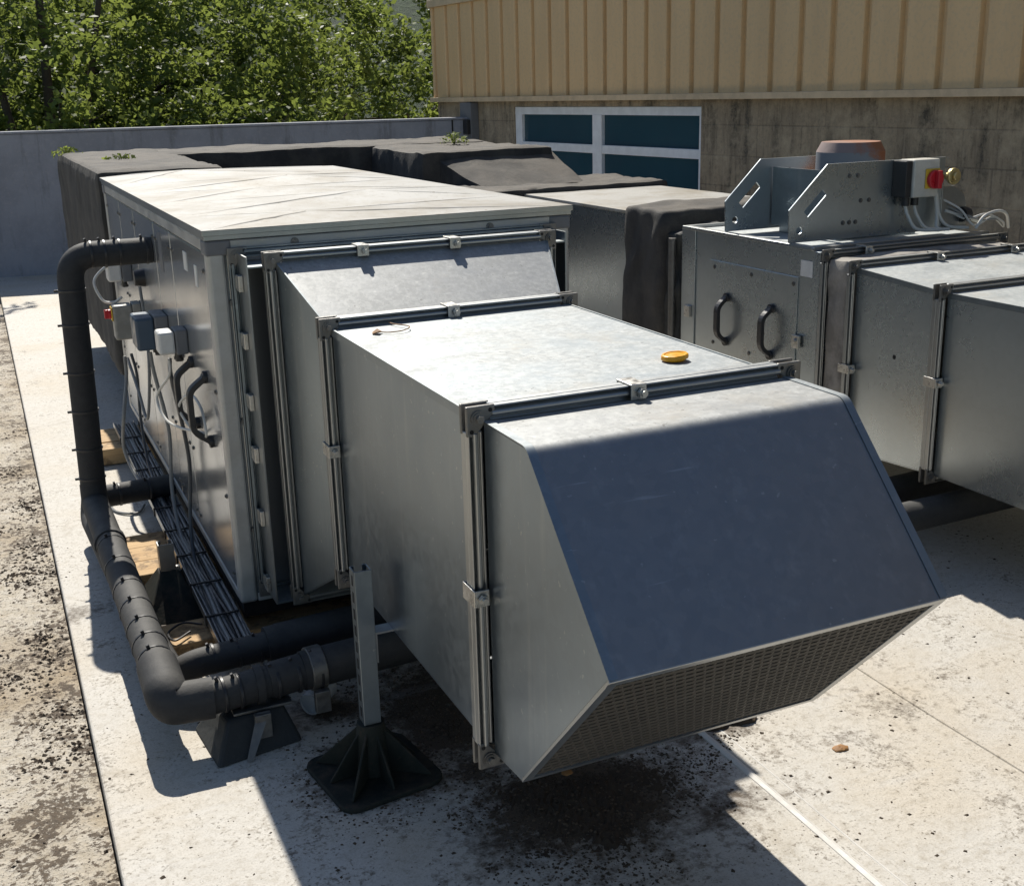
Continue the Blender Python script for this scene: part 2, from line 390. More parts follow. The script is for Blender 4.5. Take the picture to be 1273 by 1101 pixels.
for j in range(NY):
    for i in range(NX):
        x = -140 + 300*i/(NX-1); y = 42 + 9*j
        vs.append((x, y, -4 + 2.1*j + 1.2*wav(x*.12, y*.2) + random.uniform(-.5,.5)))
hb.add(vs, [(j*NX+i, j*NX+i+1, (j+1)*NX+i+1, (j+1)*NX+i) for j in range(NY-1) for i in range(NX-1)], True)
tag(link('hill', hb, M['hill']), kind='structure')

# ------------------------------------------------------------------ flanges, bolts, clamps
def bolt(mb, c, d, r=.008, h=.008):
    c = V(c); d = V(d).normalized(); mb.cyl(c, c+d*h*.35, r*1.5, n=14); mb.cyl(c+d*h*.35, c+d*h, r, n=6, smooth=False)
def rail(mb, a, b, nrm, out, wd=.030, dp=.019):
    """rolled flange rail from a to b, its back on the line a-b, nrm = face direction, out = away from the duct"""
    a = V(a); b = V(b); n = V(nrm); o = V(out)
    prof = [(0,0),(0,.010),(.0045,.010),(.0065,.006),(.009,.0065),(.0105,.015),(.013,dp),(.019,dp),(.0215,.015),(.023,.0065),(wd-.0035,.006),(wd-.003,dp*.9),(wd,dp*.9),(wd,0)]
    mb.prism([a + o*u + n*q for u, q in prof], b-a)
def flange(parent, x0, x1, z0, z1, y, ny, wd=.03, mat='galv_rail', plates=True, pm='cast'):
    """x0..z1 = outer size; y = mating plane; ny = -1 faces the camera, 1 faces away"""
    k = .016; n = (0, ny, 0)
    for a, b, o in (((x0+wd+k, y, z1-wd), (x1-wd-k, y, z1-wd), (0,0,1)), ((x0+wd+k, y, z0+wd), (x1-wd-k, y, z0+wd), (0,0,-1)),
                    ((x0+wd, y, z0+wd+k), (x0+wd, y, z1-wd-k), (-1,0,0)), ((x1-wd, y, z0+wd+k), (x1-wd, y, z1-wd-k), (1,0,0))):
        m = MB(); rail(m, a, b, n, o, wd); link('flange_rail', m, M[mat], parent, bev=.0012, seg=1)
    if not plates: return
    for cx, sx in ((x0, 1), (x1, -1)):
        for cz, sz in ((z0, 1), (z1, -1)):
            L = .052; e = .005
            P = [(cx-sx*.002, cz-sz*.002), (cx+sx*L, cz-sz*.002), (cx+sx*L, cz+sz*.014), (cx+sx*.034, cz+sz*.030), (cx+sx*.030, cz+sz*.034), (cx+sx*.014, cz+sz*L), (cx-sx*.002, cz+sz*L)]
            m = MB(); m.prism([(p, y+ny*.009, q) for p, q in P], (0, ny*.008, 0))
            o = link('corner_plate', m, M[pm], parent, bev=.002)
            b = MB(); c = (cx+sx*.019, y+ny*.017, cz+sz*.019); b.cyl(V(c), V(c)+V((0,ny*.004,0)), .0135, n=16); bolt(b, V(c)+V((0,ny*.003,0)), (0,ny,0), .007, .012)
            link('bolt', b, M['cast'], o)
            for hx, hz in ((.043,.007),(.007,.043)):
                b = MB(); q = V((cx+sx*hx, y+ny*.0165, cz+sz*hz)); b.cyl(q, q+V((0,ny*.001,0)), .004, n=10); link('hole', b, M['dark'], o)
def clamp(parent, c, axis, y, rust=False):
    """small sheet clamp gripping both rails; c=(x,z) centre on outer edge; axis 'top' or 'left'"""
    x, z = c; m = MB()
    if axis == 'top':
        m.box(x-.016, x+.016, y-.026, y+.026, z+.0005, z+.004); m.box(x-.016, x+.016, y-.028, y-.024, z-.026, z+.004); m.box(x-.016, x+.016, y+.024, y+.028, z-.02, z+.004)
        b = V((x+.004, y-.028, z-.012)); 
    else:
        m.box(x-.004, x-.0005, y-.026, y+.026, z-.016, z+.016); m.box(x-.004, x+.026, y-.028, y-.024, z-.016, z+.016); m.box(x-.004, x+.02, y+.024, y+.028, z-.016, z+.016)
        b = V((x+.012, y-.028, z))
    o = link('flange_clamp', m, M['rust'] if rust else M['zinc'], parent, bev=.0012)
    q = MB(); q.cyl(b, b+V((0,-.016,0)), .006, n=10); q.cyl(b+V((0,-.002,0)), b+V((0,-.010,0)), .0095, n=6, smooth=False)
    link('bolt', q, M['zinc'], o)

def handle_mb(p, out, up, L, proj=.055, w=.030, th=.021):
    """bow handle: p = centre on the panel; two feet along up"""
    p = V(p); o = V(out); u = V(up); s = o.cross(u); m = MB(); h = L/2
    path = [p-u*h, p-u*h*.95+o*.012, p-u*h*.62+o*proj, p+u*h*.62+o*proj, p+u*h*.95+o*.012, p+u*h]
    path = fillet(path, .022, 4); vs = []
    n = len(path)
    for i, q in enumerate(path):
        d = (path[min(i+1,n-1)]-path[max(i-1,0)]).normalized(); nn = d.cross(s).normalized()
        t = th*(1.25 if i < 3 or i > n-4 else .8)
        for a, b in ((-1,-1),(1,-1),(1,1),(-1,1)): vs.append(q + s*a*w/2 + nn*b*t/2)
    m.add(vs, [(i*4+k, i*4+(k+1)%4, (i+1)*4+(k+1)%4, (i+1)*4+k) for i in range(n-1) for k in range(4)] + [(3,2,1,0), ((n-1)*4,(n-1)*4+1,(n-1)*4+2,(n-1)*4+3)])
    for sg in (-1, 1):
        q = p+u*sg*h; m.cyl(q, q+o*.012, .019, n=14)
    return m

# ------------------------------------------------------------------ air handling unit
W_, D_, H_, B_ = 1.08, 2.557, 1.238, .163
ahu = thing('air_handling_unit', 'long pale air handling unit with creased white lid and two black handles', 'air handler', (W_/2, D_/2, B_))
m = MB(); m.box(.012, W_-.012, .012, D_-.012, B_+.002, 1.208); link('casing', m, M['galv_dark'], ahu)
for x0, x1 in ((0,.05),(W_-.05, W_)):
    for y0, y1 in ((0,.05),(D_-.05, D_)):
        m = MB(); m.box(x0, x1, y0, y1, B_, 1.209); link('corner_post', m, M['alu_post'], ahu, bev=.010, seg=3)
m = MB()
for z0, z1 in ((1.176,1.2085),(B_+.0005, B_+.026)):
    m.box(.0505, W_-.0505, .001, .03, z0, z1); m.box(.0505, W_-.0505, D_-.03, D_-.001, z0, z1)
    m.box(.001, .03, .0505, D_-.0505, z0, z1); m.box(W_-.03, W_-.001, .0505, D_-.0505, z0, z1)
link('edge_rail', m, M['alu_post'], ahu, bev=.003)
for x0 in (-.003, W_-.067):
    for y0 in (-.003, D_-.067):
        m = MB(); m.box(x0, x0+.07, y0, y0+.07, 1.168, 1.2095); link('corner_block', m, M['greyplastic'], ahu, bev=.006)
# lid with buckled, cross-broken sheets
lx0, lx1, ly0, ly1 = -.008, W_+.008, -.010, D_+.008
m = MB(); rn = random.Random(11); ys = [ly0, .42, .90, 1.42, 1.93, ly1]; G_ = 12
def lidz(x, y):
    u = (x-lx0)/(lx1-lx0)
    for k in range(5):
        if y <= ys[k+1] or k == 4:
            t = (y-ys[k])/(ys[k+1]-ys[k]); c = (.30,.62,.38,.58,.30)[k]; d = (.45,.6,.5,.42,.62)[k]; h = (.016,.024,.018,.026,.028)[k]
            fu = u/c if u < c else (1-u)/(1-c); fv = t/d if t < d else (1-t)/(1-d)
            return h*max(0, min(fu, fv)), fu, fv
for k in range(5):
    y0, y1 = ys[k], ys[k+1]; c = lx0+(lx1-lx0)*(.30,.62,.38,.58,.30)[k]; d = y0+(y1-y0)*(.45,.6,.5,.42,.62)[k]; h = (.016,.024,.018,.026,.028)[k]
    P = [V((lx0,y0,H_)), V((lx1,y0,H_)), V((lx1,y1,H_)), V((lx0,y1,H_))]; A = V((c,d,H_+h))
    for i in range(4):          # a pressed crease runs up each edge between two facets
        p = P[i]; q = A; ln = [p.lerp(q, t/12) + V((rn.uniform(-.004,.004), rn.uniform(-.004,.004), -.0100)) for t in range(1, 13)]
        m.tube(ln, .0125, 16, cap=False, rf=lambda t: .86+.16*math.sin(PI*min(t, .98)))
    for i in range(4):          # each facet is a fine fan with a slight belly, so the creases stay crisp and the metal soft
        p, q = P[i], P[(i+1) % 4]; n = 8; vs = []; bel = rn.uniform(-.003,.004)
        for r in range(n+1):
            for e in range(n+1):
                t = r/n; g = (p.lerp(q, e/n)).lerp(A, t); g.z += bel*math.sin(PI*t)*math.sin(PI*e/n); vs.append(g)
        m.add(vs, [(r*(n+1)+e, r*(n+1)+e+1, (r+1)*(n+1)+e+1, (r+1)*(n+1)+e) for r in range(n) for e in range(n)], True)
lid = link('lid', m, M['lid'], ahu, fixn=False)
m = MB(); t_ = .004
zl = 1.2225
m.box(lx0, lx1, ly0, ly0+t_, zl, H_-.0005); m.box(lx0, lx1, ly1-t_, ly1, zl, H_-.0005)
m.box(lx0, lx0+t_, ly0+t_, ly1-t_, zl, H_-.0005); m.box(lx1-t_, lx1, ly0+t_, ly1-t_, zl, H_-.0005)
m.box(lx0+t_, lx1-t_, ly0+t_, ly1-t_, 1.2105, zl+.004)
link('lid_edge', m, M['galv_rail'], lid, bev=.001, seg=1)
# left side panels
for i, (y0, y1) in enumerate(((.055,.66),(.668,1.02),(1.028,1.56),(1.568,2.02),(2.028,2.5))):
    m = MB(); m.box(.003, .02, y0, y1, B_+.030, 1.172)
    p = link('side_panel', m, M['alu'], ahu, bev=.004)
    for yy in (y0+.03, y1-.03):
        for zz in (B_+.07, .47, .78, 1.12): s = MB(); bolt(s, (.003, yy, zz), (-1,0,0), .005, .005); link('screw', s, M['cast'], p)
    m = MB(); m.box(W_-.02, W_-.003, y0, y1, B_+.030, 1.172); link('side_panel', m, M['alu'], ahu, bev=.004)
for yy in (.22,.45):
    link('handle', handle_mb((.003, yy, .698), (-1,0,0), (0,0,1), .195), M['black'], ahu, bev=.004)
for (y0, y1, z0, z1) in ((.36,.415,1.085,1.14),(.20,.235,1.06,1.12),(.86,.93,1.02,1.15)):
    m = MB(); m.box(.0012, .0035, y0, y1, z0, z1); link('sticker', m, M['whiteplastic'] if y0 < .5 else M['greyplastic'], ahu)
m = MB(); m.box(.0535, W_-.0535, .008, .02, B_+.030, 1.173); fp = link('front_panel', m, M['alu'], ahu, bev=.003)
for xx, zz in [(.06,1.04),(.06,.707),(.06,.384)] + [(W_-.06,1.04),(W_-.06,.707),(.24,1.192),(.82,1.192)]:
    b = MB(); b.cyl((xx, .008 if zz < 1.18 else .001, zz), (xx, -.004, zz), .011, n=14); b.cyl((xx, -.004, zz), (xx, -.008, zz), .006, n=6)
    link('screw', b, M['cast'], ahu)
m = MB(); m.box(.02, W_-.02, .08, .14, .085, B_-.001); m.box(.02, W_-.02, D_-.14, D_-.08, .085, B_-.001); m.box(.02,.08,.14,D_-.14,.085,B_-.001); m.box(W_-.08,W_-.02,.14,D_-.14,.085,B_-.001)
link('base_frame', m, M['dark'], ahu)
# boxes on the side of the unit
def cbox(name, x0, x1, y0, y1, z0, z1, mc, mbk, base=.35, bev=.008):
    xm = x1-(x1-x0)*base; m = MB(); m.box(xm, x1, y0, y1, z0, z1); o = link(name, m, M[mbk], ahu, bev=bev*.6)
    m = MB(); m.box(x0, xm-.0015, y0+.003, y1-.003, z0+.003, z1-.003); link('cover', m, M[mc], o, bev=bev)
    for k in (.35,.7):
        g = MB(); yy = y0+(y1-y0)*k; g.cyl((xm+.01, yy, z0), (xm+.01, yy, z0-.022), .010, n=10); g.cyl((xm+.01, yy, z0-.014), (xm+.01, yy, z0-.024), .013, n=6); link('cable_gland', g, M['black'], o)
    return o
cbox('control_box', -.106, .0025, .90, 1.05, .75, .868, 'blueplastic', 'greyplastic', .42)
cbox('sensor_box', -.086, .0025, .50, .585, .81, .888, 'whiteplastic', 'greyplastic', .42)
cbox('sensor_box', -.092, .0025, 1.80, 1.90, .865, .945, 'whiteplastic', 'greyplastic', .42)
iso = cbox('isolator_switch', -.105, .0025, 1.64, 1.72, .655, .80, 'isogrey', 'isogrey', .3)
m = MB(); m.box(-.111,-.1055,1.65,1.70,.735,.79); link('backplate', m, M['yellow'], iso, bev=.003)
m = MB(); m.cyl((-.111,1.675,.762),(-.122,1.675,.762),.019,n=18); m.box(-.136,-.122,1.667,1.683,.745,.780); link('knob', m, M['red'], iso, bev=.002)
m = MB(); m.cyl((.003, 1.42, .93),(-.035,1.42,.93),.035,.028,n=14); link('cable_grommet', m, M['black'], ahu)

# collar in front of the unit
col_ = thing('duct_collar', 'galvanised collar with side clips between the pale unit and the tapered duct', 'duct collar', (W_/2, -.07, .19))
cx0, cx1, cz0, cz1 = .076, W_-.076, .20, 1.176
m = MB(); m.box(cx0, cx0+.004, -.128, -.0015, cz0, cz1); link('side_sheet', m, M['galv_rail'], col_)
m = MB(); m.box(cx1-.004, cx1, -.128, -.0015, cz0, cz1); link('side_sheet', m, M['galv_dark'], col_)
m = MB(); m.box(cx0+.0045, cx1-.0045, -.128, -.0015, cz1-.03, cz1-.026); link('top_sheet', m, M['galv_dark'], col_)
m = MB(); m.box(cx0+.0045, cx1-.0045, -.128, -.0015, cz0, cz0+.004); link('bottom_sheet', m, M['galv_dark'], col_)
flange(col_, .054, W_-.054, .185, 1.188, -.001, -1, wd=.026, mat='galv_dark')
for zz in (1.10,.945,.775,.625,.44,.24):
    m = MB(); m.box(cx0-.012, cx0-.0005, -.075, -.040, zz-.022, zz+.022); m.box(cx0-.012, cx0-.009, -.040, -.022, zz-.018, zz+.018)
    link('clip', m, M['zinc'], col_, bev=.002)
# ---- tapered transition
trn = thing('tapered_duct', 'short tapered galvanised duct with sloping top between the pale unit and the front duct', 'duct', (.54, -.3, .2))
ax0, ax1, az0, az1, ay = .1215, .9598, .197, 1.184, -.131
bx0, bx1, bz0, bz1, by_ = .1778, .8778, .349, 1.052, -.4215
wd = .03
def frustum(parent, y0, r0, y1, r1, mats, sep=.0015):
    """four sheets between two rectangles (x0,x1,z0,z1) at planes y0 and y1"""
    (x0,x1,z0,z1), (X0,X1,Z0,Z1) = r0, r1; th = .003
    def q(name, P, off, mt):
        m = MB(); off = V(off)*th; P = [V(p) for p in P]
        m.hexa([P[0],P[1],P[2],P[3]] + [p+off for p in P]); return link(name, m, M[mt], parent)
    q('side_sheet', [(x0,y0,z0),(x0,y0,z1),(X0,y1,Z1),(X0,y1,Z0)], (1,0,0), mats[0])
    q('side_sheet', [(x1,y0,z0),(x1,y0,z1),(X1,y1,Z1),(X1,y1,Z0)], (-1,0,0), mats[0])
    q('top_sheet', [(x0,y0,z1+.004),(x1,y0,z1+.004),(X1,y1,Z1+.004),(X0,y1,Z1+.004)], (0,0,-1), mats[1])
    q('bottom_sheet', [(x0,y0,z0-.001),(x1,y0,z0-.001),(X1,y1,Z0-.001),(X0,y1,Z0-.001)], (0,0,-1), mats[0])
    # standing seam strips along the top edges
    for a, A in ((x0, X0), (x1, X1)):
        s = -1 if a == x0 else 1; m = MB()
        m.hexa([(a-.001*s,y0,z1-.012),(a+.0035*s,y0,z1-.012),(A+.0035*s,y1,Z1-.012),(A-.001*s,y1,Z1-.012),(a-.001*s,y0,z1+.0065),(a+.0035*s,y0,z1+.0065),(A+.0035*s,y1,Z1+.0065),(A-.001*s,y1,Z1+.0065)])
        link('seam', m, M['galv_dark'], parent)
flange(trn, ax0, ax1, az0, az1, ay, 1, mat='galv_rail'); flange(trn, ax0, ax1, az0, az1, ay-.001, -1)
frustum(trn, ay-.018, (ax0+wd, ax1-wd, az0+wd, az1-wd), by_+.017, (bx0+wd, bx1-wd, bz0+wd, bz1-wd), ('galv_dark','galv_hood'))
flange(trn, bx0, bx1, bz0, bz1, by_, 1)
for xx in (.384,.648): clamp(trn, (xx, az1), 'top', ay)
# ---- straight duct
dct = thing('straight_duct', 'long rectangular galvanised duct with dusty top, a yellow cap lying on it', 'duct', (.53, -.9, .35))
cy_ = -1.36
flange(dct, bx0, bx1, bz0, bz1, by_-.001, -1)
frustum(dct, by_-.018, (bx0+wd, bx1-wd, bz0+wd, bz1-wd), cy_+.017, (bx0+wd, bx1-wd, bz0+wd, bz1-wd), ('galv','galv'))
flange(dct, bx0, bx1, bz0, bz1, cy_, 1)
clamp(dct, (.523, bz1), 'top', by_); clamp(dct, (bx0, .72), 'left', by_)
# ---- discharge hood with mesh
hood = thing('discharge_hood', 'slanted galvanised discharge hood with black mesh mouth at the near end of the duct', 'duct hood', (.53, -1.55, .35))
hx0, hx1, hz1, hz0 = bx0+wd, bx1-wd, bz1-wd, bz0+wd
flange(hood, bx0, bx1, bz0, bz1, cy_-.001, -1)
yA = cy_-.019
prof = [(yA, hz1), (-1.552, hz1), (-1.824, .739), (-1.504, .390), (yA, hz0)]
for xx, sg in ((hx0, 1), (hx1, -1)):
    m = MB(); m.prism([(xx, a, b) for a, b in prof], (sg*.003, 0, 0)); link('side_sheet', m, M['galv'], hood)
# wrapped top sheet with soft bend
B2 = V((0,-1.552,hz1)); d1 = V((0,1,0)); d2 = V((0,-1.824+1.552,.739-hz1)).normalized()
arc = [B2+d1*.012*(1-t)**2 + d2*.012*t*t for t in [k/6 for k in range(7)]]
line = [V((0,yA,hz1)), arc[0]+d1*.004] + arc + [arc[-1]+d2*.004, V((0,-1.824,.739))]
def wrap(xa, xb, off, th):
    A = []; n = len(line)
    for i, p in enumerate(line):
        d = (line[min(i+1,n-1)]-line[max(i-1,0)]).normalized(); nn = V((0, d.z, -d.y)); nn = nn if nn.z > 0 else -nn
        A.append((p+nn*off, p+nn*(off+th)))
    m = MB(); m.strip([V((xa,0,0))+a[0] for a in A], [V((xb,0,0))+a[0] for a in A], True); m.strip([V((xa,0,0))+a[1] for a in A], [V((xb,0,0))+a[1] for a in A], True)
    for X in (xa, xb): m.strip([V((X,0,0))+a[0] for a in A], [V((X,0,0))+a[1] for a in A])
    for a in (A[0], A[-1]): m.add([V((xa,0,0))+a[0],V((xb,0,0))+a[0],V((xb,0,0))+a[1],V((xa,0,0))+a[1]], [(0,1,2,3)])
    return m
link('top_sheet', wrap(hx0+.0005, hx1-.0005, .0005, .003), M['galv_hood'], hood)
link('seam', wrap(hx0-.003, hx0+.013, .004, .0015), M['galv_dark'], hood)
link('seam', wrap(hx1-.013, hx1+.003, .004, .0015), M['galv_dark'], hood)
m = MB(); m.hexa([(hx0,yA,hz0-.003),(hx1,yA,hz0-.003),(hx1,-1.504,.387),(hx0,-1.504,.387),(hx0,yA,hz0),(hx1,yA,hz0),(hx1,-1.504,.390),(hx0,-1.504,.390)]); link('bottom_sheet', m, M['galv_dark'], hood)
m = MB(); m.box(hx0+.004, hx1-.004, yA+.001, yA+.004, hz0+.001, hz1-.001); link('shade_baffle', m, M['dark'], hood)  # added dark sheet, stands in for the shade inside the open duct
T = V((0,-1.824,.739)); Bt = V((0,-1.504,.390)); sd = (Bt-T); SL = sd.length; sd.normalize(); sn = V((0, sd.z, -sd.y)); 
if sn.y > 0: sn = -sn          # outward (down and forward)
def sp(x, s, o): return V((x,0,0)) + T + sd*s + sn*o
m = MB(); fw = .016
def fbar(xa, xb, s0, s1):
    m.hexa([sp(xa,s0,-.003),sp(xb,s0,-.003),sp(xb,s1,-.003),sp(xa,s1,-.003),sp(xa,s0,.0035),sp(xb,s0,.0035),sp(xb,s1,.0035),sp(xa,s1,.0035)])
fbar(hx0-.002, hx1+.002, -.003, fw*.8); fbar(hx0-.002, hx1+.002, SL-fw*.8, SL+.002); fbar(hx0-.002, hx0+fw, fw*.8, SL-fw*.8); fbar(hx1-fw, hx1+.002, fw*.8, SL-fw*.8)
link('mouth_frame', m, M['galv_rail'], hood, bev=.001, seg=1)
m = MB(); px_, ps = .0185, .0200; x0m, x1m = hx0+fw*.6, hx1-fw*.6; s0m, s1m = fw*.6, SL-fw*.6; nr = int((s1m-s0m)/ps)
ps = (s1m-s0m)/nr; hb_, wb_ = .0024, .0015
def lat(xa, xb, sa, sb, d=.0016, tilt=.0012):
    m.hexa([sp(xa,sa,-d-tilt),sp(xb,sa,-d-tilt),sp(xb,sb,-d+tilt),sp(xa,sb,-d+tilt),sp(xa,sa,d-tilt),sp(xb,sa,d-tilt),sp(xb,sb,d+tilt),sp(xa,sb,d+tilt)])
for r in range(nr+1):
    c = s0m+r*ps; lat(x0m, x1m, c-hb_, c+hb_)
    if r == nr: break
    k = 0
    while True:
        xx = x0m + (k + (.5 if r % 2 else 0))*px_
        if xx+.004 > x1m: break
        m.hexa([sp(xx-wb_*2,c+hb_,-.001),sp(xx+wb_*2,c+hb_,-.001),sp(xx+wb_*.8,c+ps*.5,-.001),sp(xx-wb_*.8,c+ps*.5,-.001),sp(xx-wb_*2,c+hb_,.001),sp(xx+wb_*2,c+hb_,.001),sp(xx+wb_*.8,c+ps*.5,.001),sp(xx-wb_*.8,c+ps*.5,.001)])
        m.hexa([sp(xx-wb_*.8,c+ps*.5,-.001),sp(xx+wb_*.8,c+ps*.5,-.001),sp(xx+wb_*2,c+ps-hb_,-.001),sp(xx-wb_*2,c+ps-hb_,-.001),sp(xx-wb_*.8,c+ps*.5,.001),sp(xx+wb_*.8,c+ps*.5,.001),sp(xx+wb_*2,c+ps-hb_,.001),sp(xx-wb_*2,c+ps-hb_,.001)])
        k += 1
link('grille', m, M['mesh'], hood, fixn=False)
clamp(hood, (.511, bz1), 'top', cy_); clamp(hood, (bx0, .70), 'left', cy_)

# things lying on the duct
zt = hz1+.0045
cap = thing('plastic_disc', 'round orange yellow plastic cap lying on the dusty duct top', 'disc', (.735, -1.15, zt))
m = MB(); n = 36; vs = []; prof_ = [(.0275,.0),(.0285,.003),(.0280,.0105),(.0262,.0125),(.0225,.0125),(.0215,.0105),(.012,.0125),(.004,.013)]
for r_, z_ in prof_:
    for k in range(n):
        t = 2*PI*k/n; rr = r_*(1+(.035 if (k % 4) < 2 and r_ > .026 else 0)); x, y = rr*math.cos(t), rr*.92*math.sin(t)
        vs.append((.735+x, -1.15+y, zt+z_*.8+.0045+.07*x))
m.add(vs, [(j*n+k, j*n+(k+1) % n, (j+1)*n+(k+1) % n, (j+1)*n+k) for j in range(len(prof_)-1) for k in range(n)] + [tuple((len(prof_)-1)*n+k for k in range(n))], True)
link('body', m, M['orange'], cap)
m = MB(); m.cyl((.735,-1.15,zt+.0003),(.735,-1.15,zt+.0045),.0185,.021,n=24); link('rim', m, M['orange'], cap)
tw = thing('dried_leaf', 'small dried leaf with a long curled stalk on the duct top', 'leaf', (.31,-.53,zt))
m = MB(); m.tube(spline([(.292,-.545,zt+.004),(.31,-.565,zt+.004),(.345,-.57,zt+.006),(.372,-.535,zt+.007),(.352,-.475,zt+.005),(.350,-.445,zt+.004)], 8), .0014, 6); link('stalk', m, M['deadleaf'], tw)
m = MB(); m.add([(.272,-.555,zt+.002),(.285,-.565,zt+.008),(.300,-.548,zt+.003),(.292,-.532,zt+.009),(.278,-.538,zt+.003)], [(0,1,2),(0,2,3),(0,3,4)]); link('blade', m, M['deadleaf'], tw, solid=.001)

# ------------------------------------------------------------------ insulated pipes
PR = .046
def tie(parent, p, d, r, big=True):
    p = V(p); d = V(d).normalized(); m = MB(); m.cyl(p-d*.004, p+d*.004, r+.002, n=20, cap=True)
    u = d.cross(V((0,0,1))); u = V((-1,0,0)) if u.length < .1 else u.normalized()
    if abs(d.z) < .5: u = (V((0,0,1)) + V((-.3,-.1,0))).normalized()
    q = p+u*(r+.004); m.bar(q-u*.006, q+u*.009, .009, .008, d)
    link('cable_tie', m, M['black'], parent, bev=.001, seg=1)
def bead(a, b):   # joints swell slightly
    return lambda t: 1.0
pa = thing('insulated_pipe', 'tall black insulated riser pipe bending low along the roof edge to the elbow', 'pipe', (-.29, .4, 0))
RX, RY, RT, RB = -.275, 1.12, 1.066, .175
pathA = fillet([(.001, RY, RT), (RX, RY, RT), (RX-.02, RY+.01, RB+.02)], .085, 10)
m = MB(); m.tube(pathA, PR-.001, 20); link('riser', m, M['foam'], pa)
el0 = V((RX-.022, RY+.01, RB)); 
run = fillet([(RX-.02, RY+.01, RB+.07), (RX-.022, RY+.0, RB-.002), (-.280,-.315,.172)], .07, 6)
m = MB(); m.tube(run, PR, 20); link('ground_run', m, M['foam'], pa)
elb = fillet([(-.280,-.295,.173), (-.279,-.425,.160), (-.270,-.450,.135), (-.17,-.458,.133)], .075, 8)
m = MB(); m.tube(elb, PR*1.13, 20, rf=lambda t: 1.0+.05*math.sin(t*PI)); link('elbow', m, M['foam'], pa)
m = MB(); m.tube([(-.175,-.458,.133),(-.03,-.452,.140)], PR*.93, 18); m.cyl((-.065,-.453,.1385),(-.045,-.453,.1385),PR*1.1,n=18)
m.tube([(-.03,-.452,.141),(.06,-.448,.146)], PR*1.02, 18); m.tube([(.06,-.448,.146),(1.2,-.41,.175),(2.9,-.37,.19)], PR*1.12, 18); link('branch', m, M['foam'], pa)
for zz in (.95,.83,.66,.52,.38,.27): tie(pa, (RX-.0-.02*(RT-zz)/.87, RY+.01*(RT-zz)/.87, zz), (0,0,1), PR)
for xx in (-.20,-.155,-.105,-.015): tie(pa, (xx, RY, RT), (1,0,0), PR)
for yy in (.62,.42,.22,.07,-.07,-.18,-.275):
    tie(pa, (-.297+.017*(1.12-yy)/1.435, yy, .1730-.001*(1.12-yy)/1.435), (.012,-1,0), PR)
m = MB(); m.cyl((-.292,.70,.1727),(-.2915,.66,.1727),PR+.006,n=20); link('collar', m, M['foam'], pa, bev=.003)
for xx in (-.145,-.105,-.01,.045,.10): tie(pa, (xx,-.456+.05*max(0,xx)*.9,.134+.05*max(0,xx+.1)), (1,.03,.02), PR*.97 if xx < .05 else PR*1.12)
pb = thing('insulated_pipe', 'short black insulated pipe stub leaving the foot of the pale unit', 'pipe', (-.1, .3, 0))
m = MB(); m.tube([(.001,1.26,.154),(-.30,1.235,.154)], PR*.92, 20); link('stub', m, M['foam'], pb)
for xx in (-.20,-.09): tie(pb, (xx,1.24,.154), (1,.08,0), PR*.92)
m = MB(); m.tube(fillet([(-.298,1.235,.152),(-.312,1.2,.09),(-.265,.3,.065),(-.235,-.20,.085),(-.18,-.215,.115),(.02,-.205,.12)], .05, 6), PR*.86, 16); link('return_run', m, M['foam'], pb)
m = MB(); m.tube([(.02,-.205,.12),(.055,-.204,.121)], PR*1.12, 18); m.tube([(.05,-.204,.121),(1.2,-.15,.14),(2.9,-.07,.16)], PR*1.15, 18); link('branch', m, M['foam'], pb)
for xx in (-.125,-.06,.0): tie(pb, (xx,-.211+.04*(xx+.16),.117), (1,.05,.02), PR*.86)

# ------------------------------------------------------------------ pipe supports and strut
bf = thing('pipe_support_block', 'squat black rubber foot block with steel bracket under the lower pipe bend', 'pipe support', (-.08,-.47,0))
def frus(m, bot, top, z0, z1):
    m.hexa([(x,y,z0) for x, y in bot] + [(x,y,z1) for x, y in top])
m = MB(); frus(m, [(-.195,-.580),(.03,-.540),(-.005,-.32),(-.215,-.355)], [(-.150,-.505),(.0,-.48),(-.02,-.37),(-.165,-.39)], 0, .082); link('block', m, M['rubber'], bf, bev=.008)
m = MB(); m.box(-.085,-.045,-.535,-.515,.03,.095); m.add([(-.125,-.583,.004),(-.108,-.583,.004),(-.045,-.522,.096),(-.078,-.522,.096)], [(0,1,2,3)]); m.box(-.13,.02,-.49,-.42,.083,.090)
link('bracket', m, M['cast'], bf, bev=.0015)
m = MB(); m.cyl((.075,-.448,.147),(.115,-.446,.148),PR*1.12+.006,n=20); m.box(.075,.115,-.515,-.495,.05,.11); link('pipe_clip', m, M['cast'], bf, bev=.002)
# rubber foot with cut channel behind the low pipe
cf = thing('pipe_stand', 'dark tapered foot with a short cut steel channel between the low pipe and the unit', 'support foot', (-.14,.46,0))
m = MB(); frus(m, [(-.235,.34),(-.045,.30),(-.035,.60),(-.225,.63)], [(-.170,.455),(-.112,.452),(-.112,.502),(-.170,.505)], 0, .125); link('foot', m, M['greenrub'], cf, bev=.004)
m = MB(); z0, z1 = .126, .215; xa, xb, ya, yb = -.165,-.117,.458,.500
for P in ((xa,xb,ya,ya+.003),(xa,xa+.003,ya+.003,yb),(xb-.003,xb,ya+.003,yb),(xa+.003,xa+.013,yb-.003,yb),(xb-.013,xb-.003,yb-.003,yb)): m.box(*P, z0, z1)
link('channel', m, M['galv_rail'], cf)
m = MB(); m.box(-.116,-.104,.46,.475,.118,.135); link('fixing', m, M['zinc'], cf)
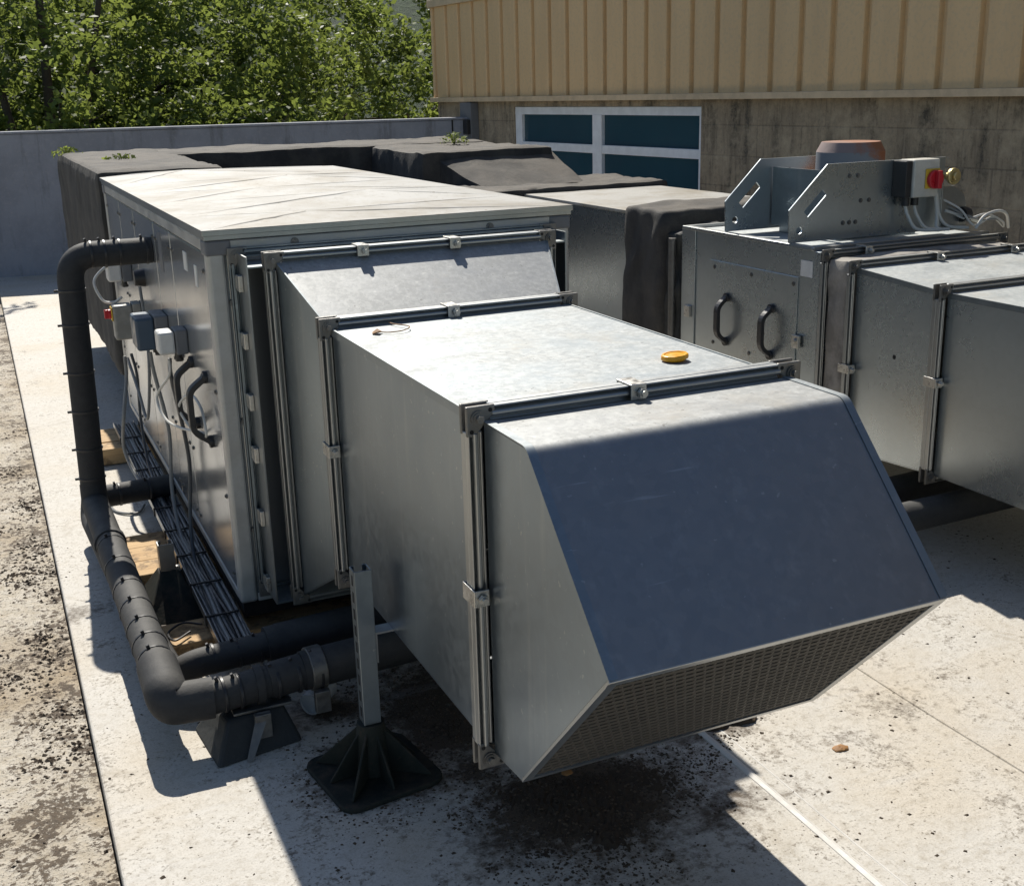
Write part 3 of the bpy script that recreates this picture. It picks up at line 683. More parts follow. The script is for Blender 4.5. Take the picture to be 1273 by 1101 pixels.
# strut under the duct
st = thing('duct_stand', 'upright slotted steel channel leg on a dark ribbed foot beside the front duct', 'support leg', (.15,-.79,0))
sx, sy = .144, -.765; a_ = .0205; z0, z1 = .145, .536
m = MB(); m.box(sx-a_, sx+a_, sy-a_, sy-a_+.0025, z0, z1)
m.box(sx-a_, sx-a_+.0025, sy-a_+.0025, sy+a_, z0, z1); m.box(sx+a_-.0025, sx+a_, sy-a_+.0025, sy+a_, z0, z1)
m.box(sx-a_+.0025, sx-a_+.011, sy+a_-.0025, sy+a_, z0, z1); m.box(sx+a_-.011, sx+a_-.0025, sy+a_-.0025, sy+a_, z0, z1)
ch = link('channel', m, M['galv_dark'], st, bev=.0008, seg=1)
m = MB()
for k in range(9):
    zz = .16+.042*k; m.box(sx-a_-.0004, sx-a_+.0005, sy-.006, sy+.006, zz, zz+.026)
link('slots', m, M['dark'], ch)
m = MB(); m.box(sx+a_+.0005, .86, sy-.02, sy+.02, .372, .3765); m.box(sx+a_+.0005, sx+a_+.004, sy-.02, sy+.02, .30, .3715); link('bracket', m, M['galv_rail'], st)
rot = math.radians(8)
def rp(x, y, z): c, s = math.cos(rot), math.sin(rot); return (sx+x*c-y*s, sy+x*s+y*c, z)
m = MB(); q = .132; pts = []
for cx, cy in ((-1,-1),(1,-1),(1,1),(-1,1)):
    for k in range(5):
        t = math.atan2(cy, cx) - PI/4 + k*PI/8; pts.append((cx*(q-.04)+.04*math.cos(t), cy*(q-.04)+.04*math.sin(t)))
m.prism([rp(x, y, 0.0) for x, y in pts], (0,0,.014)); ft = link('foot', m, M['greenrub'], st, bev=.004)
m = MB()
for k in range(8):
    t = k*PI/4 + PI/8*0; c, s = math.cos(t), math.sin(t); L = .112 if k % 2 == 0 else .145; w2 = .003
    a = [(-s*w2+c*.02, c*w2+s*.02), (s*w2+c*.02, -c*w2+s*.02), (s*w2+c*L, -c*w2+s*L), (-s*w2+c*L, c*w2+s*L)]
    lo = [rp(x, y, .0145) for x, y in a]; hi = [rp(a[0][0],a[0][1],.14), rp(a[1][0],a[1][1],.14), rp(a[2][0],a[2][1],.02), rp(a[3][0],a[3][1],.02)]
    m.hexa(lo + hi)
m.cyl((sx,sy,.0145),(sx,sy,.1445),.045,.033,n=18); link('ribs', m, M['greenrub'], ft, bev=.0015, seg=1)

# timber bearers
for (x0, x1, y0, y1, z1, lb) in ((-.19,1.25,2.15,2.52,.083,'weathered timber bearer under the far end of the pale unit'),(-.255,1.25,.62,1.04,.062,'weathered timber bearer under the middle of the pale unit, behind the dark tapered foot'),(-.235,1.25,.05,.215,.06,'weathered timber bearer under the near end of the pale unit')):
    m = MB(); n = max(1, round((y1-y0)/.13)); 
    for k in range(n):
        a = y0+(y1-y0)*k/n; b = y0+(y1-y0)*(k+1)/n-.006; dx = random.uniform(-.012,.012); m.box(x0+dx, x1, a, b, .004, z1-random.uniform(0,.006))
    tag(link('timber_bearer', m, M['wood'], bev=.004, loc=((x0+x1)/2,(y0+y1)/2,0)), lb, 'timber', 'timber bearers under the unit')

# ------------------------------------------------------------------ cable tray and cables
tr = thing('cable_tray', 'narrow steel tray full of dark cables along the foot of the pale unit', 'cable tray', (-.05, 1.0, 0))
tz = .10; ya, yb = -.13, 2.45
m = MB(); m.box(-.092,-.004, ya, yb, tz-.002, tz); m.box(-.095,-.0925, ya, yb, tz-.002, tz+.022); m.box(-.0035,-.001, ya, yb, tz-.002, tz+.022)
for yy in (.12,.85,2.3): m.box(-.09,-.01, yy, yy+.03, .06, tz-.003)
link('tray', m, M['galv_rail'], tr)
rn = random.Random(5)
for k in range(7):
    xx = -.083 + k*.0125; pts = [(xx+rn.uniform(-.005,.005), ya-.03+(yb-ya)*i/13, tz+.009+rn.uniform(0,.008)) for i in range(14)]
    m = MB(); m.tube(spline(pts, 4), rn.choice((.0055,.0065,.0075)), 8); link('cable', m, M[('cable_dark','cable_dark','cable','cable_dark','black','cable','cable_dark')[k]], tr)
for k in range(9):
    m = MB(); yy = .05+k*.26; m.box(-.098,.0, yy, yy+.007, tz+.021, tz+.026); m.box(-.1,-.0955, yy, yy+.007, tz-.004, tz+.026); link('cable_tie', m, M['black'], tr)
def cab(name, lb, pts, r, mt, grp='cables down the side of the unit'):
    m = MB(); m.tube(spline(pts, 10), r, 8); c = V(pts[0]); tag(link(name, m, M[mt], loc=tuple(c)), lb, 'cable', grp)
cab('cable', 'white cable curling from the small white box through the black handles', [(-.055,.54,.79),(-.06,.545,.74),(-.095,.62,.66),(-.085,.56,.60),(-.06,.42,.60),(-.02,.28,.615),(-.02,.19,.63),(-.02,.235,.70),(-.03,.36,.715),(-.055,.44,.66),(-.03,.40,.60),(.0,.36,.59)], .0042, 'cable_pale')
cab('cable', 'dark grey cable dropping straight from the blue grey box into the tray', [(-.06,.97,.735),(-.055,.965,.66),(-.03,.95,.45),(-.045,.93,.25),(-.05,.80,.125),(-.05,.6,.115)], .0065, 'cable')
cab('cable', 'dark cable dropping from the small white box into the tray past the handle', [(-.05,.565,.79),(-.05,.57,.72),(-.02,.60,.45),(-.04,.58,.24),(-.05,.50,.125),(-.045,.3,.115)], .0065, 'cable_dark')
cab('cable', 'grey cable hanging in a long loop under the red isolator switch', [(-.08,1.66,.59),(-.085,1.65,.50),(-.12,1.58,.36),(-.13,1.62,.22),(-.10,1.5,.12),(-.06,1.2,.115)], .007, 'cable')
cab('cable', 'grey cable hanging in a tight loop between isolator and blue grey box', [(-.07,1.66,.58),(-.06,1.50,.48),(-.055,1.40,.40),(-.05,1.33,.43),(-.03,1.32,.60),(-.02,1.36,.75),(-.02,1.40,.90)], .006, 'cable')
cab('cable', 'pale cable looping out of the farther white box toward the riser', [(-.06,1.84,.93),(-.10,1.80,.93),(-.15,1.78,.88),(-.13,1.74,.81),(-.09,1.72,.80),(-.06,1.70,.82)], .0055, 'cable_pale')
cab('cable', 'dark cable hanging down beside the long loop under the isolator', [(-.05,1.70,.59),(-.04,1.68,.50),(-.05,1.64,.32),(-.05,1.55,.16),(-.05,1.35,.115)], .006, 'cable_dark')
cab('cable', 'short black cable curled on the near timber bearer', [(-.14,.10,.066),(-.19,.06,.066),(-.20,.12,.066),(-.15,.17,.066),(-.10,.13,.068)], .0035, 'black', 'loose cables on the roof')
cab('cable', 'grey cable curled on the roof under the pipe riser', [(-.17,1.75,.006),(-.21,1.60,.006),(-.20,1.48,.006),(-.13,1.42,.008),(-.09,1.50,.01)], .005, 'cable', 'loose cables on the roof')

# ------------------------------------------------------------------ wrapped duct loop behind
wr = thing('wrapped_duct', 'black felt wrapped duct looping from the far end of the pale unit to the right', 'duct', (1.2,4.4,0))
def soft(x0, x1, y0, y1, z0, z1, nx=14, ny=14, nz=10, amp=.012, seed=0, droop=0.0, rnd=.05):
    """padded box: displaced grid shell with rounded edges"""
    m = MB(); c = V(((x0+x1)/2,(y0+y1)/2,(z0+z1)/2)); h = V(((x1-x0)/2,(y1-y0)/2,(z1-z0)/2))
    def P(u, v, ww):
        p = V((u*h.x, v*h.y, ww*h.z)); q = V((max(-h.x+rnd, min(h.x-rnd, p.x)), max(-h.y+rnd, min(h.y-rnd, p.y)), max(-h.z+rnd, min(h.z-rnd, p.z))))
        d = p-q; p = q + (d.normalized()*rnd if d.length > 1e-6 else d); dn = d.normalized() if d.length > 1e-6 else V((0,0,0))
        g = c+p; f = wav(g.x*2.3+seed, g.y*2.1+g.z*3)*.6 + wav(g.x*6+seed, g.y*5-g.z*7)*.3 + wav(g.x*1.1, g.y*15+g.z*2)*.25*abs(dn.x) + wav(g.x*13+g.y*6, g.y*17+g.z*9+seed)*.30 + max(0, math.sin(g.x*9+g.y*11+g.z*14+seed*2))**6*.6
        return g + dn*amp*f
    def face(fn, a, b):
        vs = [fn(-1+2*i/a, -1+2*j/b) for j in range(b+1) for i in range(a+1)]
        m.add(vs, [(j*(a+1)+i, j*(a+1)+i+1, (j+1)*(a+1)+i+1, (j+1)*(a+1)+i) for j in range(b) for i in range(a)], True)
    for s in (-1, 1):
        face(lambda u, v: P(u, v, s), nx, ny); face(lambda u, v: P(u, s, v), nx, nz); face(lambda u, v: P(s, u, v), ny, nz)
    return m
link('near_leg', soft(-.02,.57,2.60,4.9,.3,1.262,24,60,24,.009,1,rnd=.03), M['fabric'], wr)
link('cross_run', soft(-.015,2.72,4.42,5.25,.3,1.250,60,20,18,.009,2,rnd=.03), M['fabric'], wr)
# right leg with sloping end
m = soft(1.88,2.74,3.46,4.9,.3,1.235,24,40,18,.010,5,rnd=.03)
link('far_leg', m, M['fabric'], wr)
m = MB(); nx, ny = 18, 10; vs = []
for j in range(ny+1):
    for i in range(nx+1):
        u, v = i/nx, j/ny; x = 1.96+.80*u+.16*v*(1-u); y = 3.56-.52*v; z = 1.233-.19*v-.03*v*(1-v)+.004*wav(u*7, v*5)-.015*(abs(u-.5)*2)**6
        vs.append((x, y, z))
m.add(vs, [(j*(nx+1)+i, j*(nx+1)+i+1, (j+1)*(nx+1)+i+1, (j+1)*(nx+1)+i) for j in range(ny) for i in range(nx)], True)
for (e0, e1) in ((0, nx),):
    for ii in (0, nx):
        top = [vs[j*(nx+1)+ii] for j in range(ny+1)]; m.strip(top, [(p[0], p[1], .5) for p in top], True)
link('sloping_end', m, M['fabric'], wr)
link('flap', soft(2.02,3.16,2.82,3.48,.96,1.045,40,20,5,.012,8,rnd=.02), M['fabric'], wr)
def weed(x, y, z, n, h, lb):
    o = thing('weed', lb, 'plant', (x,y,z), 'weeds on the wrapped duct'); m = MB()
    for k in range(n):
        a = random.uniform(0, 2*PI); r = random.uniform(.0,.10)**1.0; hh = h*random.uniform(.05,1.0)*(1-r*6); c = V((x+r*math.cos(a), y+r*math.sin(a), z+hh)); s = random.uniform(.008,.020)
        d = V((random.uniform(-1,1),random.uniform(-1,1),random.uniform(-.2,.9))).normalized(); e = d.orthogonal().normalized()
        m.add([c-e*s*.5, c+d*s, c+e*s*.5, c-d*s], [(0,1,2,3)])
    link('leaves', m, M['weed'], o, fixn=False)
    m = MB()
    for k in range(7):
        a = k*.9; m.tube([(x,y,z-.012),(x+.02*math.cos(a),y+.02*math.sin(a),z+h*.5),(x+.05*math.cos(a),y+.05*math.sin(a),z+h*.9)], .0022, 5)
    link('stems', m, M['weed'], o)
weed(.02,4.75,1.255,80,.055,'bright green weed at the far left corner of the wrapped duct')
weed(.23,3.75,1.262,35,.03,'low brownish weed in the middle of the left wrapped leg')
weed(2.40,4.25,1.245,90,.075,'bushy green weed on the right wrapped leg by the grey wall')

# ------------------------------------------------------------------ right unit
XR = 2.25
pd = thing('plain_duct', 'plain grey duct with pale flat top behind the black flexible joint', 'duct', (2.68,2.3,.2))
m = MB(); m.box(XR, 3.1, 1.70, 2.95, .25, 1.000); link('body', m, M['galv_r'], pd)
m = MB(); m.box(XR-.006, 3.106, 1.695, 2.955, 1.001, 1.016); link('top_sheet', m, M['lid'], pd, bev=.002)
fj = thing('flexible_joint', 'sagging black flexible duct joint between plain duct and fan box', 'flexible duct', (2.68,1.45,.2))
link('wrap', soft(XR-.02, 3.12, 1.34, 1.71, .25, 1.045, 40, 18, 40, .013, 11, rnd=.03), M['fabric'], fj)
link('skirt', soft(XR-.012, 3.11, 1.22, 1.36, .25, .955, 24, 8, 26, .024, 4, rnd=.03), M['rubber'], fj)
m = MB(); m.tube([(XR-.018,1.262,.25),(XR-.02,1.26,.93)], .017, 12); link('metal_strip', m, M['cast'], fj)
fan = thing('fan_unit', 'grey fan box with two black handles and upright motor brackets on top', 'fan unit', (2.68,.72,.2))
fx1, fy0, fy1, fz0, fz1 = 3.10, .27, 1.20, .25, .975
m = MB(); m.box(XR, fx1, fy0, fy1, fz0, fz1); link('casing', m, M['galv_r'], fan)
m = MB(); m.box(XR-.006, XR-.0005, fy1-.10, fy1+.004, fz0, fz1+.012); m.box(XR-.006, XR-.0005, fy0+.0, fy0+.03, fz0, fz1); link('edge_strip', m, M['galv_r'], fan, bev=.002)
m = MB(); m.box(XR-.008, fx1, fy0+.035, fy0+.055, fz1+.0005, fz1+.014); m.box(XR-.008, XR+.02, fy0+.055, fy1, fz1+.0005, fz1+.014); m.box(XR+.02, fx1, fy1-.02, fy1, fz1+.0005, fz1+.014); link('top_rail', m, M['galv_rail'], fan, bev=.002)
m = MB(); m.box(XR-.005, XR-.0005, .395, .985, .48, .868); ap = link('access_panel', m, M['galv_r'], fan, bev=.0015)
for yy in (.42,.69,.95):
    for zz in (.52,.84): s = MB(); bolt(s, (XR-.005, yy, zz), (-1,0,0), .006, .005); link('screw', s, M['cast'], ap)
for yy in (.852,.548): link('handle', handle_mb((XR-.005, yy, .633), (-1,0,0), (0,0,1), .185, .05, .028), M['black'], ap, bev=.004)
m = MB(); m.box(XR-.0022, XR-.0005, .315, .385, .875, .935); link('sticker', m, M['whiteplastic'], fan)
m = MB(); m.box(XR-.02, XR-.0065, .36, .40, .60, .65); m.cyl((XR-.03,.375,.63),(XR-.006,.375,.63),.009,n=8); link('panel_clip', m, M['zinc'], fan, bev=.002)
m = MB(); m.box(XR-.02, XR-.0065, 1.12, 1.16, .60, .65); link('panel_clip', m, M['zinc'], fan, bev=.002)
def plate(y, x0, x1):
    zb, zt_ = fz1+.0145, 1.274; ch = .165
    bm = bmesh.new(); out = [(x0, zb), (x1, zb), (x1, zt_-.0), (x0+ch, zt_), (x0-.005, zt_-.162)]
    e = V((ch+.005, .162)).normalized(); n = V((e.y, -e.x)); a = V((x0+.035, zt_-.162+.02)) + n*.040
    hole = [a, a+e*.115, a+e*.115+n*.030, a+n*.030]
    c2 = V((x0+.045, zb+.045)); hole2 = [c2+V((math.cos(t), math.sin(t)))*.014 for t in [k*PI/5 for k in range(10)]]
    for loop in (out, hole, hole2):
        vv = [bm.verts.new((p[0], y, p[1])) for p in loop]
        for i in range(len(vv)): bm.edges.new((vv[i], vv[(i+1) % len(vv)]))
    bmesh.ops.triangle_fill(bm, edges=bm.edges[:], use_beauty=True)
    me = bpy.data.meshes.new('t'); bm.to_mesh(me); bm.free()
    m = MB(); m.add([tuple(v.co) for v in me.vertices], [tuple(p.vertices) for p in me.polygons]); bpy.data.meshes.remove(me)
    o = link('motor_bracket', m, M['galv_r'], fan, solid=.006)
    for dx, dz in ((.27,.235),(.31,.235),(.25,.06),(.28,.06),(.31,.06),(.33,.14),(.37,.14)): s = MB(); bolt(s, (x0+dx, y-.003, zb+dz), (0,-1,0), .006, .006); link('screw', s, M['cast'], o)
plate(.45, 2.236, 2.98); plate(.90, 2.258, 3.05)
m = MB(); m.cyl((2.70,.68,fz1+.0005),(2.70,.68,1.30),.135,n=32); m.cyl((2.70,.68,1.30),(2.70,.68,1.338),.135,.115,n=32)
def motormat():
    t = NT('rusting_grey_motor'); n = t.noise(4, 6, .7); x = t.n('ShaderNodeSeparateXYZ', {0: t.coord()}); k = t.math('ADD', t.math('MULTIPLY', x.outputs[0], 4.0), t.math('MULTIPLY', n, 1.2))
    c = t.mix(t.ramp(k, (.55, 0.0), (.8, 1.0)), (.19,.20,.22), (.27,.10,.045)); c = t.mix(t.ramp(t.nz(), (.3, 0.0), (.6, .75)), c, (.27,.125,.07))
    return t.fin(c, .7, .1, t.bump(n, .3, .005))
link('motor', m, motormat(), fan, loc=None)
m = MB(); m.box(2.50,2.90,.50,.86,fz1+.0005,fz1+.03); m.box(2.48,2.484,.46,.89,fz1+.031,1.24); link('motor_plate', m, M['galv_dark'], fan)
ib = MB(); ib.box(2.715,2.745,.372,.446,1.135,1.272); isw = link('isolator_switch', ib, M['black'], fan, bev=.003)
m = MB(); m.box(2.7455,2.873,.362,.446,1.133,1.276); link('cover', m, M['beige'], isw, bev=.006)
m = MB(); m.box(2.80,2.868,.355,.3615,1.165,1.24); link('backplate', m, M['yellow'], isw, bev=.002)
m = MB(); m.cyl((2.838,.3545,1.200),(2.838,.338,1.200),.036,n=20); m.box(2.828,2.848,.318,.338,1.166,1.234); link('knob', m, M['red'], isw, bev=.003)
for xx in (2.755,2.80): g = MB(); g.cyl((xx,.41,1.133),(xx,.41,1.10),.016,n=10); link('cable_gland', g, M['black'], isw)
m = MB(); m.cyl((2.945,.37,1.205),(2.945,.355,1.205),.032,n=18); m.cyl((2.945,.44,1.205),(2.945,.37,1.205),.014,n=10); m.cyl((2.945,.354,1.205),(2.945,.342,1.205),.016,n=12); link('pressure_gauge', m, M['brass'], fan, bev=.003)
m = MB(); P = [(2.93,fz1+.0145),(3.07,fz1+.0145),(3.07,1.06),(3.045,1.13),(2.99,1.165),(2.93,1.165)]; m.prism([(x,.40,z) for x, z in P], (0,.006,0)); link('end_plate', m, M['galv_rail'], fan, bev=.002)
m = MB(); m.cyl((3.03,.39,1.05),(3.06,.39,1.05),.03,n=12); link('cable_gland', m, M['black'], fan)
for i, (x0, zz, x1, x2) in enumerate(((2.755,1.10,2.80,2.90),(2.80,1.10,2.85,2.95),(2.90,1.16,2.90,2.93),(2.91,1.14,2.96,3.05))):
    m = MB(); m.tube(spline([(x0,.41,zz),(x0+.01,.40,1.06),(x1,.385,1.01),(x2,.37,1.0)], 8), .0065, 8); link('cable', m, M['cable_pale'], fan)
m = MB(); m.tube(spline([(2.95,.40,1.07),(3.05,.385,1.04),(3.10,.37,1.02)], 8), .006, 8); link('cable', m, M['cable_pale'], fan)
m = MB(); m.tube(spline([(3.05,.33,1.0),(3.09,.33,1.045),(3.17,.34,1.06),(3.24,.36,1.04),(3.30,.40,.98)], 10), .0058, 10); link('cable', m, M['cable_pale'], fan)
for k in range(3):
    m = MB(); m.tube(spline([(2.93+.03*k,.41,1.12-.03*k),(3.0+.02*k,.37,1.075-.02*k),(3.06+.03*k,.35,1.01+.02*k),(3.15+.03*k,.35,1.035-.01*k),(3.24,.37,.99)], 8), .0042, 8); link('cable', m, M['cable_pale' if k != 1 else 'cable'], fan)
flange(fan, XR-.022, fx1+.022, fz0-.02, fz1+.012, fy0-.02, -1, wd=.03, mat='galv_rail')
clamp(fan, (2.42, fz1+.012), 'top', fy0-.03)
# canvas sleeve
cs = thing('canvas_sleeve', 'narrow stained grey flexible sleeve between fan box and the right duct', 'flexible duct', (2.68,.17,.25))
link('sleeve', soft(XR-.002, fx1+.002, .108, .235, fz0-.01, fz1-.016, 20, 8, 30, .010, 21, rnd=.02), simple('stained_canvas', (.30,.28,.25), .8, 0, 9, .6, .3, .006, (.09,.08,.07)), cs)
rd = thing('right_duct', 'short galvanised duct with a small round hole in its side, beside fan box', 'duct', (2.75,-.12,.25))
rx1 = 3.24
flange(rd, XR-.022, rx1, .245, .965, .10, -1, mat='galv_rail')
frustum(rd, .082, (XR+.008, rx1-.03, .272, .935), -.318, (XR+.008, rx1-.03, .300, .910), ('galv_r','galv_r'))
flange(rd, XR-.022, rx1, .272, .938, -.335, 1)
for xx in (2.62,2.98): clamp(rd, (xx, .965), 'top', .09)
clamp(rd, (XR-.022, .58), 'left', .09)
m = MB(); m.cyl((XR+.0075,-.13,.66),(XR+.0085,-.13,.66),.008,n=14); link('hole', m, M['dark'], rd)
rd2 = thing('right_duct', 'rectangular galvanised duct with stained pale top running out of view on the right', 'duct', (2.75,-.9,.25))
flange(rd2, XR-.022, rx1, .272, .938, -.336, -1)
frustum(rd2, -.354, (XR+.008, rx1-.03, .302, .908), -1.75, (XR+.008, rx1-.03, .302, .908), ('galv_r','galv_r'))
m = MB(); m.box(XR+.012, rx1-.034, -1.75, -1.745, .306, .904); link('end_sheet', m, M['galv_dark'], rd2)
clamp(rd2, (2.68,.938), 'top', -.336); clamp(rd2, (XR-.022,.62), 'left', -.336)
for yy, xx in ((-1.1,2.6),(.7,2.6)):
    m = MB(); m.box(2.36,2.44,yy,yy+.08,0,.248); m.box(2.98,3.06,yy,yy+.08,0,.248); m.box(2.30,3.12,yy-.01,yy+.09,.0,.05)
    o = link('trestle', m, M['dark'], bev=.004, loc=(2.7,yy,0)); tag(o, 'dark support trestle under the '+('fan box' if yy > 0 else 'out of view end of the right duct'), 'support')

# ------------------------------------------------------------------ parapet wall
wl = thing('parapet_wall', 'plain grey rendered parapet wall across the back of the roof', 'wall', (0,8.8,0), rz=math.atan2(-.2,1))
m = MB(); nx = 60; m.box(-9, 4.42, 0, .24, -.05, 1.30); link('wall_body', m, M['wall'], wl, local=True, bev=.01)
m = MB(); m.box(-9.0, 4.42, -.012, .252, 1.3005, 1.322); link('coping', m, M['wall'], wl, local=True, bev=.006)
m = MB(); m.box(3.95,3.965,-.004,-.0005,.0,1.30); link('joint', m, M['dark'], wl, local=True)

# ------------------------------------------------------------------ building
bd = thing('building', 'building with beige ribbed metal cladding over a stained block wall', 'building', (4.3,6.0,0), rz=math.atan2(.091,.996))
# local frame: +y runs away from the camera along the wall, -x faces the roof
def wy(y): return (y-6.0)/.996
wa, wb, wz1, wz0 = wy(4.43), wy(7.21), 1.418, .10
yN, yF = -14.0, wy(8.82)
m = MB(); m.box(0, 8, yN, wa, -.2, 1.488); m.box(0, 8, wb, yF, -.2, 1.488); m.box(.001, 8, wa, wb, -.2, wz0); m.box(.001, 8, wa, wb, wz1, 1.487); m.box(.35, 8, wa, wb, wz0, wz1)
link('block_wall', m, M['block'], bd, local=True)
def rib(zb, zt_, xo):
    m = MB(); A = []; y = yN; pitch = .285
    while y < yF-.02:
        for dy, dx in ((0,0),(.205,0),(.213,.006),(.222,.036),(.262,.036),(.271,.006)): 
            if y+dy < yF: A.append((xo+dx, y+dy))
        y += pitch
    A.append((xo, yF))
    m.strip([(x, y, zb) for x, y in A], [(x, y, zt_) for x, y in A])
    B = [(x, y, zt_) for x, y in A]; m.strip(B, [(8, y, zt_) for x, y in A]); m.add([(xo,yF,zb),(8,yF,zb),(8,yF,zt_),(xo,yF,zt_)], [(0,1,2,3)])
    return m
link('cladding', rib(1.512, 2.395, -.045), M['clad'], bd, local=True)
link('cladding', rib(2.47, 4.6, -.025), M['clad'], bd, local=True)
m = MB(); m.box(-.075, 8, yN, yF+.03, 1.489, 1.511); m.box(-.078,-.0755, yN, yF+.03, 1.468, 1.511); tf = link('base_trim', m, M['trim'], bd, local=True, bev=.002)
m = MB(); m.box(-.07, 8, yN, yF+.03, 2.396, 2.469); link('mid_trim', m, M['trim'], bd, local=True, bev=.004)
m = MB(); fr = .055; xm0, xm1 = .01, .07
m.box(xm0, xm1, wa+.002, wb-.002, wz1-fr-.01, wz1-.002); m.box(xm0, xm1, wa+.002, wb-.002, wz0+.002, wz0+fr)
m.box(xm0, xm1, wa+.002, wa+.035, wz0+fr, wz1-fr-.01); m.box(xm0, xm1, wb-.12, wb-.002, wz0+fr, wz1-fr-.01)
ym = wy(5.83); m.box(xm0-.003, xm1-.003, ym-.07, ym+.07, wz0+fr, wz1-fr-.01)
for a, b in ((wa+.035, ym-.07), (ym+.07, wb-.12)):
    m.box(xm0+.002, xm1-.002, a, b, 1.035, 1.105); m.box(xm0+.002, xm1-.002, a, b, .55, .60)
wn = link('window', m, M['winframe'], bd, local=True, bev=.003)
for a, b in ((wa+.035, ym-.07), (ym+.07, wb-.12)):
    for c, d in ((1.105, wz1-fr-.01), (.60, 1.035), (wz0+fr, .55)):
        m = MB(); m.box(xm0+.03, xm0+.036, a-.005, b+.005, c-.005, d+.005); link('pane', m, M['glass'], wn, local=True)
m = MB(); m.box(-.09,-.001, wy(7.92), wy(8.15), .95, 1.46); link('grey_panel', m, M['greyplastic'], bd, local=True, bev=.004)
m = MB(); m.box(-.13,-.0905, wy(7.93), wy(8.10), 1.16, 1.30); link('vent_box', m, M['black'], bd, local=True, bev=.004)

# ------------------------------------------------------------------ trees
def leaves(cs, sz, seed):
    r = np.random.default_rng(seed); n = len(cs)
    d = r.normal(size=(n,3)); d[:,2] = d[:,2]*.6-.25; d /= np.linalg.norm(d, axis=1)[:,None]
    e = np.cross(d, r.normal(size=(n,3))); e /= np.linalg.norm(e, axis=1)[:,None]
    s = sz*r.uniform(.55, 1.25, (n,1)); nn = np.cross(d, e)
    P = np.stack([cs-d*s*.9, cs-d*s*.1+e*s*.48+nn*s*.12, cs+d*s, cs-d*s*.1-e*s*.48+nn*s*.12], 1).reshape(-1,3)
    return P
def leafobj(name, P, mat, parent):
    me = bpy.data.meshes.new(name); nq = len(P)//4
    me.vertices.add(len(P)); me.vertices.foreach_set('co', P.ravel())
    me.loops.add(nq*4); me.loops.foreach_set('vertex_index', np.arange(nq*4)); me.polygons.add(nq)
    me.polygons.foreach_set('loop_start', np.arange(nq)*4); me.polygons.foreach_set('loop_total', np.full(nq, 4)); me.update(); me.validate()
    me.materials.append(mat); o = bpy.data.objects.new(name, me); COL.objects.link(o); o.parent = parent; return o
def tree(x, y, h, rad, seed, lb, mat, nl=17000, sz=.053, zb=-4.0, lean=0.0, fork=False):
    o = thing('broadleaf_tree', lb, 'tree', (x,y,zb), 'trees behind the parapet wall'); r = random.Random(seed); g = np.random.default_rng(seed)
    H = h-zb; tips = []; m = MB()
    top = V((lean, 0, H*.62))
    tp = [V((0,0,0)), V((lean*.3+r.uniform(-.1,.1), r.uniform(-.1,.1), H*.25)), V((lean*.7, r.uniform(-.15,.15), H*.45)), top]
    m.tube(spline(tp, 5), .11*rad/1.6, 10, rf=lambda t: 1.25-.75*t)
    tips.append(top)
    for k in range(11):
        t = .45+.75*k/11; b = V((lean*min(t,1)*1.0, 0, H*.62*min(t,1))); a = k*2.4+r.uniform(-.4,.4); L = rad*(.75+.5*r.random())
        e = b + V((math.cos(a)*L, math.sin(a)*L, L*(.35+.6*r.random()))); mid = (b+e)/2 + V((r.uniform(-.12,.12), r.uniform(-.12,.12), .12))
        m.tube(spline([b, mid, e], 5), .05*rad/1.6, 7, rf=lambda t: 1.1-.85*t); tips += [mid, e, (mid+e)/2]
        for q in range(2):
            e2 = mid + V((r.uniform(-1,1), r.uniform(-1,1), r.uniform(-.1,.9)))*rad*.55; m.tube([mid, (mid+e2)/2+V((0,0,.05)), e2], .018, 5, rf=lambda t: 1.1-.8*t); tips.append(e2)
    if fork:
        for ex, r0 in ((-.55,.060),(.10,.075),(.70,.055)):
            m.tube(spline([(lean*.7,0,H*.42),(lean*.8+ex*.35,-.05,H*.60),(lean+ex*.75,.03,H*.82),(lean+ex*1.2,0,H*1.02)], 6), r0, 9, rf=lambda t: 1.1-.6*t)
    link('trunk', m, M['bark'], o, local=True)
    # leaf sprays: clumps along short twigs around the limb tips
    cen = []
    T_ = np.array([tuple(t) for t in tips]); T_ = np.concatenate([T_, np.stack([g.normal(size=46)*rad*.55+lean, g.normal(size=46)*rad*.5, g.uniform(H*.52, H*1.0, 46)], 1)]); nsp = nl//22
    ncl = 320
    cc = T_[g.integers(len(T_), size=ncl)] + g.normal(size=(ncl,3))*np.array([.42,.42,.40])*rad*.6; cr = g.uniform(.08,.26,ncl)*rad/1.5
    for k in range(nsp):
        q = g.integers(ncl); d = g.normal(size=3); d /= np.linalg.norm(d); c = cc[q] + d*cr[q]*g.uniform(.5,1.05)
        ax = g.normal(size=3); ax[2] = ax[2]*.5-.3; ax /= np.linalg.norm(ax); tt = np.linspace(-.5,.5,22)[:,None]
        cen.append(c + ax*tt*.30 + g.normal(size=(22,3))*.045)
    cen = np.concatenate(cen); leafobj('crown', leaves(cen, sz, seed), M[mat], o)
